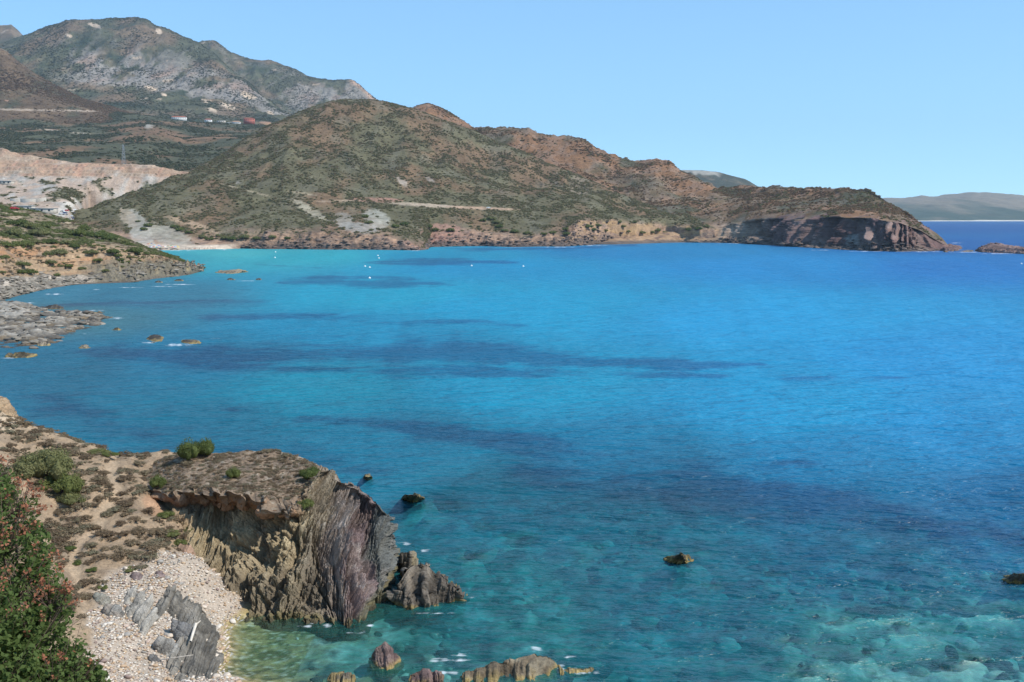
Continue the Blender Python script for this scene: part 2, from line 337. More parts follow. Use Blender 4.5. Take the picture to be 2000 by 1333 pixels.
c = C0(L, (.075, .075, .042)); c = mixc(c, (.17, .105, .06), sst(.02, .3, fbm(L.X / 110, L.Y / 160, 4, 81) + .35 * np.exp(-((L.px - 290) / 70)**2 - ((L.py - 262) / 25)**2)))
c = mixc(c, (.4, .33, .25), sst(2, 1, np.abs(L.py - 252 - .11 * (L.px - 75))) * (L.px > 70) * (L.px < 185) * .7)
c = mixc(c, (.30, .27, .22), sst(.5, 1, np.exp(-((L.px - 290) / 16)**2 - ((L.py - 246) / 9)**2) + .3 * fbm(L.X / 8, L.Y / 8, 3, 83)))
VALLEY = L; grid_obj("valley_slope", L.G, M_hill, c, kind="structure")
# quarried terraces and the car park
ln = [(-300, 285, 1160), (-20, 292, 1160), (5, 291, 1160), (25, 300, 1160), (60, 306, 1160), (130, 318, 1160), (200, 321, 1160), (240, 323, 1160), (300, 325, 1160), (330, 331, 1160), (370, 339, 1160), (430, 356, 1160), (560, 380, 1160)]
L = layer("quarry", [[(-300, 450, 800), (130, 450, 800), (175, 450, 1060), (560, 470, 1075)], [(-300, 432, 860), (0, 436, 860), (130, 436, 860), (175, 436, 1066), (560, 450, 1082)], [(-300, 398, 960), (0, 396, 960), (90, 400, 950), (130, 406, 950), (175, 402, 1072), (560, 430, 1090)],
          [(-300, 372, 1030), (0, 372, 1030), (60, 374, 1030), (110, 366, 1040), (200, 378, 1080), (250, 374, 1100), (560, 410, 1100)], [(-300, 345, 1100), (0, 347, 1100), (80, 350, 1100), (220, 352, 1110), (300, 352, 1120), (370, 352, 1130), (560, 392, 1130)],
          [(-300, 315, 1135), (-20, 318, 1135), (60, 322, 1135), (130, 330, 1130), (200, 328, 1135), (300, 330, 1140), (370, 343, 1145), (560, 384, 1145)], ln, back(ln, 160, -30)],
          [6, 34, 26, 36, 40, 26, 4], 360, [.5, 1.2, 1.2, 1.5, 2.2, 2.4, 1.0, 3], lambda X, Y: fbm(X / 26, Y / 30, 5, 90) * 1.3 + .7 * ridged(X / 13, Y / 30, 4, 92) + .4 * ridged(X / 5, Y / 20, 3, 97))
c = C0(L, (.38, .285, .215)); c = mixc(c, (.36, .325, .28), sst(-.1, .25, fbm(L.X / 25, L.Y / 40, 5, 93)) * sst(4.6, 4.1, L.t))
c = mixc(c, (.37, .22, .15), sst(-.1, .3, fbm(L.X / 25, L.Z / 8, 4, 94) + .2 * sst(4, 4.5, L.t)) * sst(3.9, 4.3, L.t) * .9)
c = mixc(c, (.30, .22, .15), sst(.15, .4, ridged(L.X / 6, L.Z / 30, 3, 95)) * sst(4, 4.4, L.t) * .6)
gr = sst(.0, .25, fbm(L.X / 22, L.Y / 30, 4, 96) + .5 * np.exp(-((L.px - 135) / 45)**2 - ((L.py - 380) / 14)**2) - .12)
gr = gr * sst(4.1, 3.8, L.t); c = mixc(c, (.10, .10, .05), gr * .85)
c = mixc(c, (.48, .43, .36), sst(16, 10, np.abs(L.px - 118 - (L.py - 418) * -.9)) * (L.py > 394) * (L.py < 440) * .9)
stp = sst(3.9, 4.3, L.t) * sst(6, 5.7, L.t); L.G[..., 2] += stp * (np.floor(L.Z / 3.5 + n2(L.X / 30, L.Y / 30, 98)) * 3.5 - L.Z + 1.7) * .5; QUARRY = L; L.green = gr; grid_obj("quarry_ground", L.G, M_coast, c, kind="structure")
# ------------------------------------------------------------------ brown headland closing the bay
sh = [(700, 478, None), (1200, 478, None), (1330, 474, None), (1420, 475, None), (1500, 479, None), (1560, 483, None), (1640, 488, None), (1700, 491, None), (1760, 492, None), (1820, 491, None), (1846, 489, None), (1860, 487, None)]
ln = [(700, 245, 1750), (760, 230, 1750), (800, 214, 1750), (815, 207, 1750), (835, 203, 1750), (850, 207, 1750), (870, 216, 1740), (900, 234, 1720), (925, 250, 1700), (940, 250, 1650), (970, 252, 1640), (1000, 252, 1620), (1020, 255, 1610), (1032, 252, 1610), (1050, 262, 1600), (1080, 268, 1580), (1110, 269, 1570), (1130, 271, 1560), (1145, 277, 1550), (1160, 290, 1530), (1210, 309, 1500), (1250, 319, 1480), (1270, 315, 1470), (1290, 315, 1460), (1310, 320, 1440), (1330, 336, 1420), (1370, 355, 1380), (1400, 370, 1350), (1450, 368, 1320), (1500, 368, 1270), (1540, 372, 1230), (1560, 375, 1210), (1580, 372, 1190), (1600, 375, 1170), (1630, 376, 1140), (1640, 371, 1130), (1655, 370, 1120), (1668, 376, 1100), (1690, 374, 1075), (1705, 382, 1050), (1730, 400, 1000), (1780, 430, 930), (1830, 466, 870), (1848, 482, 858), (1860, 486, 864)]
L = layer("headland", [under(sh), sh, [(700, 470, 1080), (1200, 455, 1090), (1330, 450, 1085), (1420, 442, 1070), (1440, 438, 1060), (1500, 432, 1000), (1560, 430, 945), (1640, 428, 880), (1700, 430, 845), (1760, 440, 828), (1800, 455, 818), (1840, 478, 826), (1860, 486.4, 850)],
          [(700, 420, 1250), (1000, 400, 1250), (1200, 400, 1250), (1330, 408, 1200), (1420, 405, 1180), (1500, 400, 1110), (1600, 402, 1020), (1700, 408, 940), (1760, 426, 880), (1800, 448, 850), (1840, 475, 842), (1860, 486.2, 856)],
          [(700, 330, 1500), (1000, 330, 1450), (1130, 335, 1420), (1200, 348, 1400), (1280, 350, 1350), (1330, 372, 1320), (1420, 385, 1270), (1500, 382, 1190), (1600, 385, 1100), (1700, 392, 1000), (1760, 420, 905), (1800, 443, 875), (1840, 473, 850), (1860, 486.1, 860)], ln, back(ln, 200, -60)],
          [3, 74, 40, 40, 50, 4], 600, [0, .6, 3.2, 5, 9, 3.5, 8], lambda X, Y: .6 * fbm(X / 75, Y / 130, 5, 100) + .5 * ridged(X / 55, Y / 120, 4, 102) * np.clip(1700 - Y, 0, 500) / 500)
clf = sst(.95, 1.02, L.t) * sst(2.05, 1.95, L.t) * (.35 * sst(1180, 1260, L.px) + .65 * sst(1395, 1450, L.px))
hx = -.95 + .75 * sst(1680, 1800, L.px); hy = -np.sqrt(1 - hx * hx); al = L.X * -hy + L.Y * hx; crg, crs = slabs(al + .35 * L.Z, L.Z + .1 * al, (34, 15, 6.5, 2.6), (11, 6.5, 3.2, 1.4), 104); L.crs = crs; crg = crg + 5 * fbm(al / 12, L.Z / 8, 4, 103); wq = clf * sst(1.0, 1.12, L.t) * sst(2.1, 1.92, L.t) * sst(1860, 1800, L.px); L.G[..., 0] += wq * crg * hx; L.G[..., 1] += wq * crg * hy
L.G[..., 2] += sst(4.85, 5, L.t) * sst(5.2, 5, L.t) * np.maximum(0, ridged(L.X / 14, L.Y / 300, 3, 105)) * 4 * (L.px > 930)
L.px, L.py = proj(*np.moveaxis(L.G, -1, 0))
c = C0(L, (.15, .105, .06)); c = mixc(c, (.215, .115, .058), sst(-.2, .25, fbm(L.X / 90, L.Y / 140, 4, 106) + .35 * sst(3.6, 4.6, L.t)))
c = mixc(c, (.058, .066, .036), sst(.05, .35, fbm(L.X / 70, L.Y / 100, 5, 107)) * .85)
c = mixc(c, (.26, .20, .16), sst(.45, .7, ridged(L.X / 26, L.Y / 40, 4, 108)) * .3)
c = mixc(c, (.27, .17, .13), sst(.1, .4, fbm(L.X / 30, L.Z / 20, 4, 109)) * sst(4.75, 4.95, L.t) * .8)
ct = mixc(C0(L, (.155, .092, .08)), (.225, .155, .13), sst(-.1, .35, fbm(L.X / 14, L.Z / 30, 4, 110)))
ct = mixc(ct, (.31, .28, .25), sst(1.2, .6, ((L.px - 1665) / 14)**2 + ((L.py - 470) / 14)**2 + .5 * n2(L.px / 6, L.py / 6, 2)))
ct = mixc(ct, (.30, .22, .16), sst(1520, 1470, L.px) * .8); ct = ct * (1 + .7 * L.crs)[..., None]
edge = sst(2.12, 1.98, L.t + .45 * fbm(L.X / 16, L.Y / 16, 5, 111)) * sst(1320, 1420, L.px)
c = c * (1 - edge[..., None]) + ct * edge[..., None]
og = sst(2.2, 1.9, L.t) * sst(1440, 1380, L.px); c = mixc(c, (.34, .22, .13), og * .9); c = mixc(c, (.17, .11, .08), og * sst(.0, .3, fbm(L.X / 8, L.Z / 2, 4, 113)))
c = mixc(c, (.10, .085, .075), sst(1.25, 1.05, L.t) * .9)
c = mixc(c, (.19, .115, .095), sst(1690, 1760, L.px) * sst(.0, .35, fbm(L.X / 22, L.Y / 30, 4, 112) + .1) * .8)
HEAD = L; grid_obj("headland", L.G, M_hill, c, kind="structure")
# ------------------------------------------------------------------ the long scrub hill above the bay
sh = [(60, 489, None), (250, 489, None), (330, 489, None), (430, 487, None), (470, 486, None), (520, 487, None), (560, 487, None), (640, 488, None), (700, 488, None), (780, 489, None), (818, 489.5, None), (830, 488, None), (837, 483, None), (880, 482, None), (940, 481, None), (1000, 483, None), (1050, 482, None), (1100, 482, None), (1150, 479, None), (1200, 476, None), (1300, 473, None), (1420, 475, None), (1500, 478, None)]
ct_ = [(60, 455, 890), (240, 455, 890), (300, 466, 868), (360, 470, 865), (430, 468, 870), (480, 460, 875), (540, 455, 872), (640, 458, 862), (740, 463, 850), (800, 474, 838), (828, 484, 836), (838, 460, 945), (900, 455, 955), (960, 458, 960), (1040, 466, 945), (1100, 455, 955), (1130, 432, 985), (1180, 432, 1020), (1250, 440, 1045), (1330, 446, 1060), (1420, 452, 1065), (1500, 458, 1050)]
mid = [(60, 432, 960), (160, 424, 960), (240, 405, 985), (330, 412, 970), (430, 420, 965), (560, 405, 985), (690, 408, 985), (800, 414, 990), (900, 418, 1010), (1030, 420, 1040), (1130, 412, 1070), (1250, 421, 1100), (1330, 432, 1100), (1420, 447, 1085), (1500, 455, 1070)]
md2 = [(60, 434, 965), (160, 422, 966), (240, 396, 1000), (330, 392, 1005), (430, 392, 1005), (560, 378, 1025), (690, 391, 1018), (800, 397, 1022), (900, 402, 1040), (1030, 408, 1065), (1130, 400, 1095), (1250, 412, 1125), (1330, 428, 1110), (1420, 446, 1088), (1500, 454, 1073)]
up = [(60, 434, 980), (160, 421, 970), (260, 382, 1060), (400, 335, 1150), (560, 285, 1210), (700, 288, 1230), (850, 308, 1250), (1000, 345, 1250), (1130, 375, 1230), (1250, 405, 1190), (1330, 426, 1140), (1420, 445, 1100), (1500, 453, 1080)]
ln = [(60, 436, 1000), (150, 424, 1000), (200, 400, 1040), (300, 366, 1120), (370, 341, 1180), (430, 303, 1250), (480, 272, 1300), (520, 250, 1340), (560, 233, 1380), (600, 217, 1410), (640, 203, 1430), (665, 198, 1440), (690, 196, 1450), (720, 196, 1450), (750, 200, 1460), (800, 213, 1460), (870, 238, 1450), (930, 260, 1440), (1000, 290, 1400), (1100, 332, 1350), (1200, 376, 1290), (1300, 417, 1200), (1400, 443, 1120), (1500, 452, 1090)]
L = layer("hill", [under(sh), sh, ct_, mid, md2, up, ln, back(ln, 250, -60)], [3, 56, 40, 12, 70, 70, 4], 700, [0, .5, 2.2, 3.5, 3.5, 11, 2, 6],
          lambda X, Y: .7 * fbm(X / 70, Y / 130, 5, 120) + .75 * ridged(X / 75, Y / 220, 4, 122) - .2, sm=[0, 0, 1, 6, 6, 10, 2, 4])
band = sst(1.0, 1.15, L.t) * sst(2.1, 1.9, L.t) * sst(430, 520, L.px)
L.G[..., 2] += band * (np.floor(L.Z / 2.2 + n2(L.X / 12, L.Y / 12, 125)) * 2.2 - L.Z) * .7 + band * (fbm(L.X / 5, L.Y / 5, 3, 126) * 1.6 + 2.4 * ridged(L.X / 16, L.Y / 60, 3, 135))
L.G[..., 2] = np.where(L.t < 1, np.minimum(L.G[..., 2], -.3), L.G[..., 2]); L.Z = L.G[..., 2]; L.px, L.py = proj(L.X, L.Y, L.Z)
c = C0(L, (.118, .104, .056)); c = mixc(c, (.17, .11, .062), sst(-.05, .3, fbm(L.X / 60, L.Y / 120, 5, 127) + .2 * sst(4.6, 5.8, L.t)))
c = mixc(c, (.155, .14, .095), sst(.05, .35, fbm(L.X / 30, L.Y / 60, 4, 128)) * .5)
c = mixc(c, (.28, .25, .22), sst(.5, .66, fbm(L.X / 17, L.Y / 40, 5, 129)) * sst(3.9, 4.3, L.t) * .8)
low = sst(2.35, 1.75, L.t + .45 * fbm(L.X / 18, L.Y / 22, 4, 130))
lc = mixc(C0(L, (.34, .22, .145)), (.22, .155, .115), sst(-.1, .3, fbm(L.X / 12, L.Z / 3, 4, 131)))
lc = mixc(lc, (.40, .255, .13), sst(.0, .3, fbm(L.X / 20, L.Z / 6, 3, 132)) * sst(1050, 1150, L.px))
lc = mixc(lc, (.16, .10, .07), sst(.0, .35, fbm(L.X / 7, L.Z / 1.6, 4, 134)) * .8); lc = mixc(lc, (.30, .16, .125), np.exp(-((L.px - 850) / 60)**2) * .7)
c = c * (1 - low[..., None]) + lc * low[..., None]
wetb = sst(1.42, 1.1, L.t + .3 * fbm(L.X / 14, L.Z / 2, 4, 133)); c = mixc(c, (.085, .07, .062), wetb * (L.px > 470) * .9)
def blot(c, L, a, b, w, h, col, k=.9, skew=0., s=5, n=.5):
    q = ((L.px - a) / w)**2 + ((L.py - b - skew * (L.px - a)) / h)**2 + n * fbm(L.px / 9, L.py / 6, 3, s)
    return mixc(c, col, sst(1.35, .65, q + .5 * fbm(L.X / 4, L.Y / 6, 3, s + 1)) * k * (.72 + .5 * fbm(L.X / 9, L.Y / 12, 3, s + 2)).clip(.2, 1))
# scree, slips and the road cut
for a, b, w, h, col, sk in [(275, 455, 26, 36, (.40, .37, .31), .9), (330, 462, 48, 20, (.38, .34, .27), .35), (250, 425, 18, 16, (.40, .32, .23), .5), (372, 438, 50, 7, (.36, .25, .16), .3), (605, 412, 34, 10, (.37, .32, .23), .55), (735, 428, 26, 18, (.36, .34, .28), .25), (672, 430, 20, 14, (.33, .29, .23), .2), (700, 445, 40, 10, (.33, .31, .27), .1),
                            (735, 391, 52, 5, (.38, .205, .15), .02), (830, 401, 75, 3.6, (.44, .34, .25), .06), (940, 407, 70, 2.8, (.44, .29, .2), .04), (660, 393, 45, 2, (.4, .29, .2), -.02), (480, 372, 60, 1.7, (.34, .27, .18), .25), (590, 378, 30, 1.6, (.34, .27, .18), .15), (785, 355, 12, 7, (.36, .30, .24), .6), (840, 352, 9, 5, (.36, .30, .24), .5), (1130, 365, 20, 22, (.22, .17, .12), 0),
                            (860, 452, 40, 15, (.34, .19, .14), 0), (1240, 446, 45, 9, (.38, .25, .135), .05), (1150, 440, 24, 8, (.36, .235, .13), .1)]:
    c = blot(c, L, a, b, w, h, col, .9, sk, int(a))
sand = sst(1.5, 1.3, L.t) * (L.px > 240) * sst(475, 440, L.px); c = mixc(c, (.52, .42, .32), sand)
L.bare = np.clip(low * 1.0 + sand, 0, 1); L.c = c
HILL = L; grid_obj("scrub_hill", L.G, M_hill, c, kind="structure")
# ------------------------------------------------------------------ near coast with the ochre cliff
sh = [(-250, 640, None), (-100, 605, None), (0, 588, None), (40, 577, None), (100, 563, None), (150, 556, None), (220, 553, None), (260, 552, None), (300, 545, None), (340, 541, None), (370, 537, None), (392, 531, None), (398, 528, None)]
lo = [(-250, 600, 290), (-100, 565, 330), (0, 548, 360), (80, 541, 400), (150, 541, 418), (220, 536, 425), (290, 528, 448), (340, 521, 470), (370, 521, 482), (390, 526, 497), (398, 527.5, 500)]
ct_ = [(-250, 470, 380), (-100, 470, 400), (0, 478, 410), (60, 488, 425), (150, 482, 445), (220, 489, 455), (290, 497, 475), (340, 508, 490), (370, 518, 500), (390, 525, 504), (398, 527.3, 504)]
up = [(-250, 425, 470), (-100, 428, 480), (0, 438, 500), (100, 446, 520), (180, 461, 520), (240, 476, 520), (290, 487, 515), (340, 504, 510), (370, 517, 508), (390, 524.5, 508), (398, 527.1, 507)]
ln = [(-250, 390, 640), (-100, 395, 620), (0, 400, 610), (40, 409, 605), (100, 420, 600), (150, 434, 590), (200, 452, 580), (250, 471, 565), (300, 489, 545), (340, 503, 530), (370, 516.5, 517), (390, 524, 512), (398, 527, 510)]
L = layer("coast", [under(sh, -6, -2), sh, lo, ct_, up, ln, back(ln, 130, -18)], [3, 50, 60, 44, 36, 6], 420, [0, .3, .9, 2.2, 1.6, 1.0, 2],
          lambda X, Y: .7 * fbm(X / 22, Y / 30, 5, 140) + .4 * ridged(X / 10, Y / 26, 4, 142), sm=[0, 0, 1, 2, 2, 1, 2])
fac = sst(2.0, 2.3, L.t) * sst(3.05, 2.85, L.t); L.G[..., 2] += fac * (np.floor(L.Z / 1.4 + .6 * n2(L.X / 9, L.Y / 9, 143)) * 1.4 - L.Z) * .6
tip = sst(150, 300, L.px) * sst(1.0, 1.3, L.t) * sst(3.0, 2.3, L.t); L.G[..., 2] += tip * np.maximum(-.8, ridged((L.X + .4 * L.Y) / 3.6, L.Y / 16, 4, 144)) * 2.2 + tip * fbm(L.X / 2.5, L.Y / 2.5, 4, 154) * 1.2
L.G[..., 2] += sst(1, 1.2, L.t) * sst(2.1, 1.8, L.t) * np.maximum(0, fbm(L.X / 4, L.Y / 8, 4, 145)) * 3.4
L.Z = L.G[..., 2]; L.px, L.py = proj(L.X, L.Y, L.Z)
c = C0(L, (.25, .185, .115)); c = mixc(c, (.14, .125, .07), sst(-.25, .1, fbm(L.X / 16, L.Y / 26, 4, 146)) * sst(2.8, 3.3, L.t) * .8)
oc = mixc(C0(L, (.33, .225, .135)), (.36, .20, .105), sst(-.05, .3, fbm(L.X / 10, L.Z / 3, 4, 147))); oc = mixc(oc, (.28, .205, .14), sst(.05, .35, fbm(L.X / 7, L.Y / 7, 4, 148)) * .8)
m = sst(1.95, 2.15, L.t) * sst(3.35, 2.9, L.t + .3 * fbm(L.X / 12, L.Y / 12, 3, 149)); c = c * (1 - m[..., None]) + oc * m[..., None]
tc = mixc(C0(L, (.27, .21, .125)), (.16, .135, .095), sst(-.1, .3, ridged((L.X + .4 * L.Y) / 3.5, L.Z / 6, 3, 150)))
tc = mixc(tc, (.32, .28, .15), sst(.0, .4, fbm(L.X / 9, L.Z / 9, 3, 151)) * sst(280, 330, L.px))
m = sst(130, 200, L.px) * sst(2.75, 2.2, L.t + .35 * fbm(L.X / 8, L.Y / 8, 3, 152)); c = c * (1 - m[..., None]) + tc * m[..., None]
m = sst(1.0, 1.1, L.t) * sst(2.1, 1.9, L.t) * sst(205, 150, L.px); bc = mixc(C0(L, (.42, .35, .275)), (.17, .15, .12), sst(-.2, .1, fbm(L.X / 6, L.Y / 12, 4, 153))); c = c * (1 - m[..., None]) + bc * m[..., None]
c = mixc(c, (.10, .08, .065), sst(1.16, 1.0, L.t) * .8)
c = blot(c, L, 20, 420, 22, 9, (.42, .31, .21), .9, .1, 3); c = blot(c, L, 130, 432, 18, 6, (.40, .31, .21), .9, .2, 4)
COAST = L; grid_obj("coast_slope", L.G, M_coast, c, kind="structure")
# low rock shelf in front of it
fr = [(-250, 735, None), (-100, 712, None), (0, 695, None), (60, 690, None), (110, 676, None), (160, 650, None), (200, 634, None), (230, 622, None), (242, 618, None)]
bk = [(-250, 590, None), (-100, 588, None), (0, 592, None), (60, 596, None), (120, 601, None), (180, 607, None), (230, 613, None), (242, 616.5, None)]
def md(a, b, f, h): return [(x, lerp(np.interp(x, [q[0] for q in fr], [q[1] for q in fr]), np.interp(x, [q[0] for q in bk], [q[1] for q in bk]), f), None) for x in (-250, -100, 0, 60, 110, 160, 200, 230, 242)]
L = layer("shelf", [fr, md(0, 0, .35, 0), md(0, 0, .7, 0), bk], [50, 50, 50], 260, [0, 1, 1, 0], lambda X, Y: X * 0)
t = L.t / 3; s_ = L.X * .5 + L.Y * .85
hh = -1.3 + 1.3 * np.sin(np.pi * np.clip(t, 0, 1))**.6 * sst(.0, .25, (242 - L.px) / 242.) + .95 * fbm(L.X / 7, L.Y / 13, 5, 160) * 1.4 + .9 * ridged(s_ / 3.2, (L.X - L.Y) / 40, 4, 161) + .35 * fbm(L.X / 1.8, L.Y / 3.5, 3, 164) + 1.0 * sst(.55, .8, t) * sst(110, 20, L.px)
L.G[..., 2] = np.where(t <= .003, -1.5, np.where(t >= .997, -1.5, hh)); L.Z = L.G[..., 2]; L.px, L.py = proj(L.X, L.Y, L.Z)
c = mixc(C0(L, (.15, .13, .105)), (.33, .295, .245), sst(.35, 1.2, L.Z + .6 * fbm(L.X / 7, L.Y / 7, 3, 162)))
c = mixc(c, (.22, .155, .085), sst(-.1, .25, fbm(L.X / 8, L.Y / 14, 4, 163)) * sst(.9, .4, L.Z) * .8); c = mixc(c, (.06, .052, .045), sst(.28, .08, L.Z) * .85)
SHELF = L; grid_obj("rock_shelf", L.G, M_coast, c, kind="structure")
# ------------------------------------------------------------------ the cove: one height function for land and sea floor
CP = []
for a, b, y in [(-150, 765, 88), (0, 800, 86), (40, 826, 86), (100, 850, 86), (160, 872, 86), (210, 884, 86), (270, 893, 85), (330, 892, 84),
                (-100, 880, 76), (0, 900, 74), (60, 910, 76), (110, 900, 79), (200, 930, 78), (262, 935, 78), (270, 965, 75.5), (100, 1000, 71), (200, 1000, 72), (270, 1010, 72.5), (330, 1020, 72.3),
                (150, 1100, 65.5), (250, 1085, 66.8), (340, 1078, 68.3), (385, 1090, 67.8), (160, 1200, 59), (250, 1180, 61.5), (350, 1150, 64), (405, 1180, 65.6), (200, 1280, 55.5), (300, 1250, 58), (250, 1333, 53.3), (350, 1333, 55)]:
    CP.append(P(a, b, y))
for a, b, h in [(425, 1205, .55), (440, 1228, .1), (445, 1270, .1), (440, 1320, .15), (420, 1320, .6), (480, 1225, -.25), (480, 1290, -.35), (540, 1250, -.6), (600, 1300, -.7), (640, 1250, -1.0), (740, 1230, -1.3), (700, 1310, -1.1), (850, 1280, -1.5), (900, 1200, -2.0), (820, 1060, -2.4), (1000, 1330, -1.3), (1000, 1150, -2.4), (900, 960, -3.2),
                (1200, 1300, -1.9), (1300, 1100, -2.3), (1200, 950, -3.6), (1600, 1000, -3.6), (1500, 1150, -2.6), (1450, 1300, -2.2), (1650, 1260, -1.5), (1900, 1260, -1.5), (1750, 1330, -1.4), (2000, 1150, -2.2), (2100, 1000, -3.6), (2300, 1200, -2.4), (1400, 860, -4.8), (1000, 860, -4.5), (600, 850, -3.4), (2200, 850, -5), (300, 840, -3.0), (100, 820, -2.4)]:
    CP.append(W(a, b, h))
for p in [(-45, 96, 1.5), (-35, 95, .0), (-60, 97, 4), (-60, 84, 12), (-60, 70, 13), (-36, 60, 8), (-24, 47, 5.2), (-40, 42, 12), (-60, 45, 18), (-30, 30, 15.5), (-60, 20, 24), (-35, 12, 23), (-12, 42, 4.2), (-16, 51, 2.2), (-8, 25, 12), (-4, 12, 18.8), (-7, 7, 21.8), (-3, 2, 23.1), (2, 0, 23.2), (-30, -8, 27), (0, -10, 25), (10, 5, 21), (20, -6, 24), (40, 0, 22),
          (6, 24, 10), (25, 22, 9), (50, 22, 9), (5, 42, .5), (20, 40, .2), (45, 40, .2), (-4, 50, -.4), (-9, 55, -.3), (20, 52, -1), (70, 45, -.5), (75, 25, 8)]:
    CP.append(p)
CP += [(-18, 75, 1), (-14, 78, 0), (-22.5, 75, 3), (-12.5, 80, -1.5), (-26, 80, 5), (-22, 84, 4), (-15, 86, 0), (-20.5, 71, 1.5), (-17, 70, .3)]
CP = np.array(CP)
def _k(r2): return .5 * r2 * np.log(r2 + 1e-9)
_d = ((CP[:, None, :2] - CP[None, :, :2])**2).sum(-1); _n = len(CP)
_A = np.zeros((_n + 3, _n + 3)); _A[:_n, :_n] = _k(_d) + np.eye(_n) * .05; _A[:_n, _n] = 1; _A[:_n, _n + 1:] = CP[:, :2]; _A[_n:, :_n] = _A[:_n, _n:].T
_w = np.linalg.solve(_A, np.concatenate([CP[:, 2], [0, 0, 0]]))
def base_exact(X, Y):
    r = _w[_n] + _w[_n + 1] * X + _w[_n + 2] * Y
    for i in range(_n): r = r + _w[i] * _k((X - CP[i, 0])**2 + (Y - CP[i, 1])**2)
    return r
_bx = np.arange(-62, 98, .5); _by = np.arange(-12, 163, .5); _BG = base_exact(*np.meshgrid(_bx, _by))
def bil(A, x0, dx, y0, dy, X, Y):
    i = np.clip((X - x0) / dx, 0, A.shape[1] - 1.001); j = np.clip((Y - y0) / dy, 0, A.shape[0] - 1.001); a = i.astype(int); b = j.astype(int); u = i - a; v = j - b
    return (A[b, a] * (1 - u) + A[b, a + 1] * u) * (1 - v) + (A[b + 1, a] * (1 - u) + A[b + 1, a + 1] * u) * v
def base_h(X, Y): return bil(_BG, -62, .5, -12, .5, X, Y)
# sunken reefs and boulders of the sea floor: (px, py, half width px, half height px, top)
REEF = [(925, 1088, 32, 9, -.12), (830, 872, 70, 10, -1.3), (1010, 1068, 45, 16, -.7), (945, 1050, 30, 12, -.9), (865, 1010, 55, 14, -1.0), (1150, 1100, 45, 22, -.9), (1515, 1130, 32, 9, -.45), (1380, 1157, 36, 8, -.5), (1045, 1185, 20, 6, -.35), (1542, 1257, 34, 10, -.05), (1620, 1215, 60, 14, -.5), (1700, 1200, 90, 12, -.6), (1640, 1290, 70, 22, -.6), (1700, 1275, 26, 8, -.15), (1790, 1240, 70, 16, -.6), (1905, 1288, 34, 12, -.08), (1930, 1200, 90, 12, -.6), (1850, 1310, 60, 18, -.5), (1590, 1325, 60, 20, -.5), (1740, 1322, 60, 16, -.4), (1960, 1320, 50, 20, -.5), (1330, 1100, 60, 16, -.8), (1270, 1080, 40, 22, -1.2), (1980, 1150, 80, 14, -.8), (1100, 1210, 40, 12, -1.0), (1250, 1250, 50, 14, -1.1), (1400, 1290, 60, 16, -1.1), (330, 815, 45, 7, -.8), (95, 829, 40, 7, -.5), (720, 985, 30, 8, -1.), (700, 935, 40, 6, -.7), (805, 978, 50, 10, -.6)]
RW = []
for a, b, w, h, top in REEF:
    top = min(top + .22 * (a > 1480 and b > 1180), -.04); c_ = W(a, b, top); e = W(a + w, b, top); f_ = W(a, b - h, top); RW.append((c_[0], c_[1], abs(e[0] - c_[0]), abs(f_[1] - c_[1]), top))
def ground_h(X, Y, fine=True):
    h = base_h(X, Y); land = sst(-.3, .8, h); sea = 1 - land
    n = fbm(X / 7, Y / 7, 4, 200); h = h + land * (n * .35 + .10 * fbm(X / 1.3, Y / 1.3, 4, 201))
    nearY = sst(25, 40, Y)
    h = h + sea * nearY * (.55 * np.maximum(-.6, ridged(X / 5, Y / 8, 4, 202)) + .35 * fbm(X / 1.6, Y / 2.4, 3, 203)) * sst(-.2, -1.2, h)
    reef = np.zeros_like(h)
    wx = X + .9 * fbm(X / 2.5, Y / 2.5, 3, 204); wy = Y + 1.4 * fbm(X / 2.5, Y / 2.5, 3, 205)
    for cx, cy, rx, ry, top in RW:
        q = ((wx - cx) / rx)**2 + ((wy - cy) / ry)**2; m = sst(1.4, .35, q); t = top - .35 + .5 * fbm(X / .9, Y / 1.3, 4, 206)
        m = m * (h < t); h = h + (t - h) * m; reef = np.maximum(reef, m * sst(-1.6, -.3, np.full_like(h, top)))
    return h, reef
GDX, GDY = .19, .2; gx = np.arange(-60, -11.99, GDX); gy = np.arange(-10, 104, GDY)
GX, GY = np.meshgrid(gx, gy); GH, GR = ground_h(GX, GY)
BDX, BDY = .38, .45; bx_ = np.arange(-13.2, 95, BDX); by_ = np.arange(-10, 160, BDY)
BX, BY = np.meshgrid(bx_, by_); BH, BR = ground_h(BX, BY); BHs = BH - .08 * (BX < -11.9)
def gh(x, y):
    if x <= -12 and y < 103.5:
        i = int(np.clip((x + 60) / GDX, 0, len(gx) - 1)); j = int(np.clip((y + 10) / GDY, 0, len(gy) - 1)); return float(GH[j, i])
    i = int(np.clip((x + 13.2) / BDX, 0, len(bx_) - 1)); j = int(np.clip((y + 10) / BDY, 0, len(by_) - 1)); return float(BH[j, i])
def ghit(px, py):
    d = ray(px, py); t = 20.0
    while t < 140:
        if H + d[2] * t < gh(d[0] * t, d[1] * t): break
        t += .1
    return (d[0] * t, d[1] * t, gh(d[0] * t, d[1] * t))
gpx, gpy = proj(GX, GY, GH)
G = np.stack([GX, GY, GH], -1)
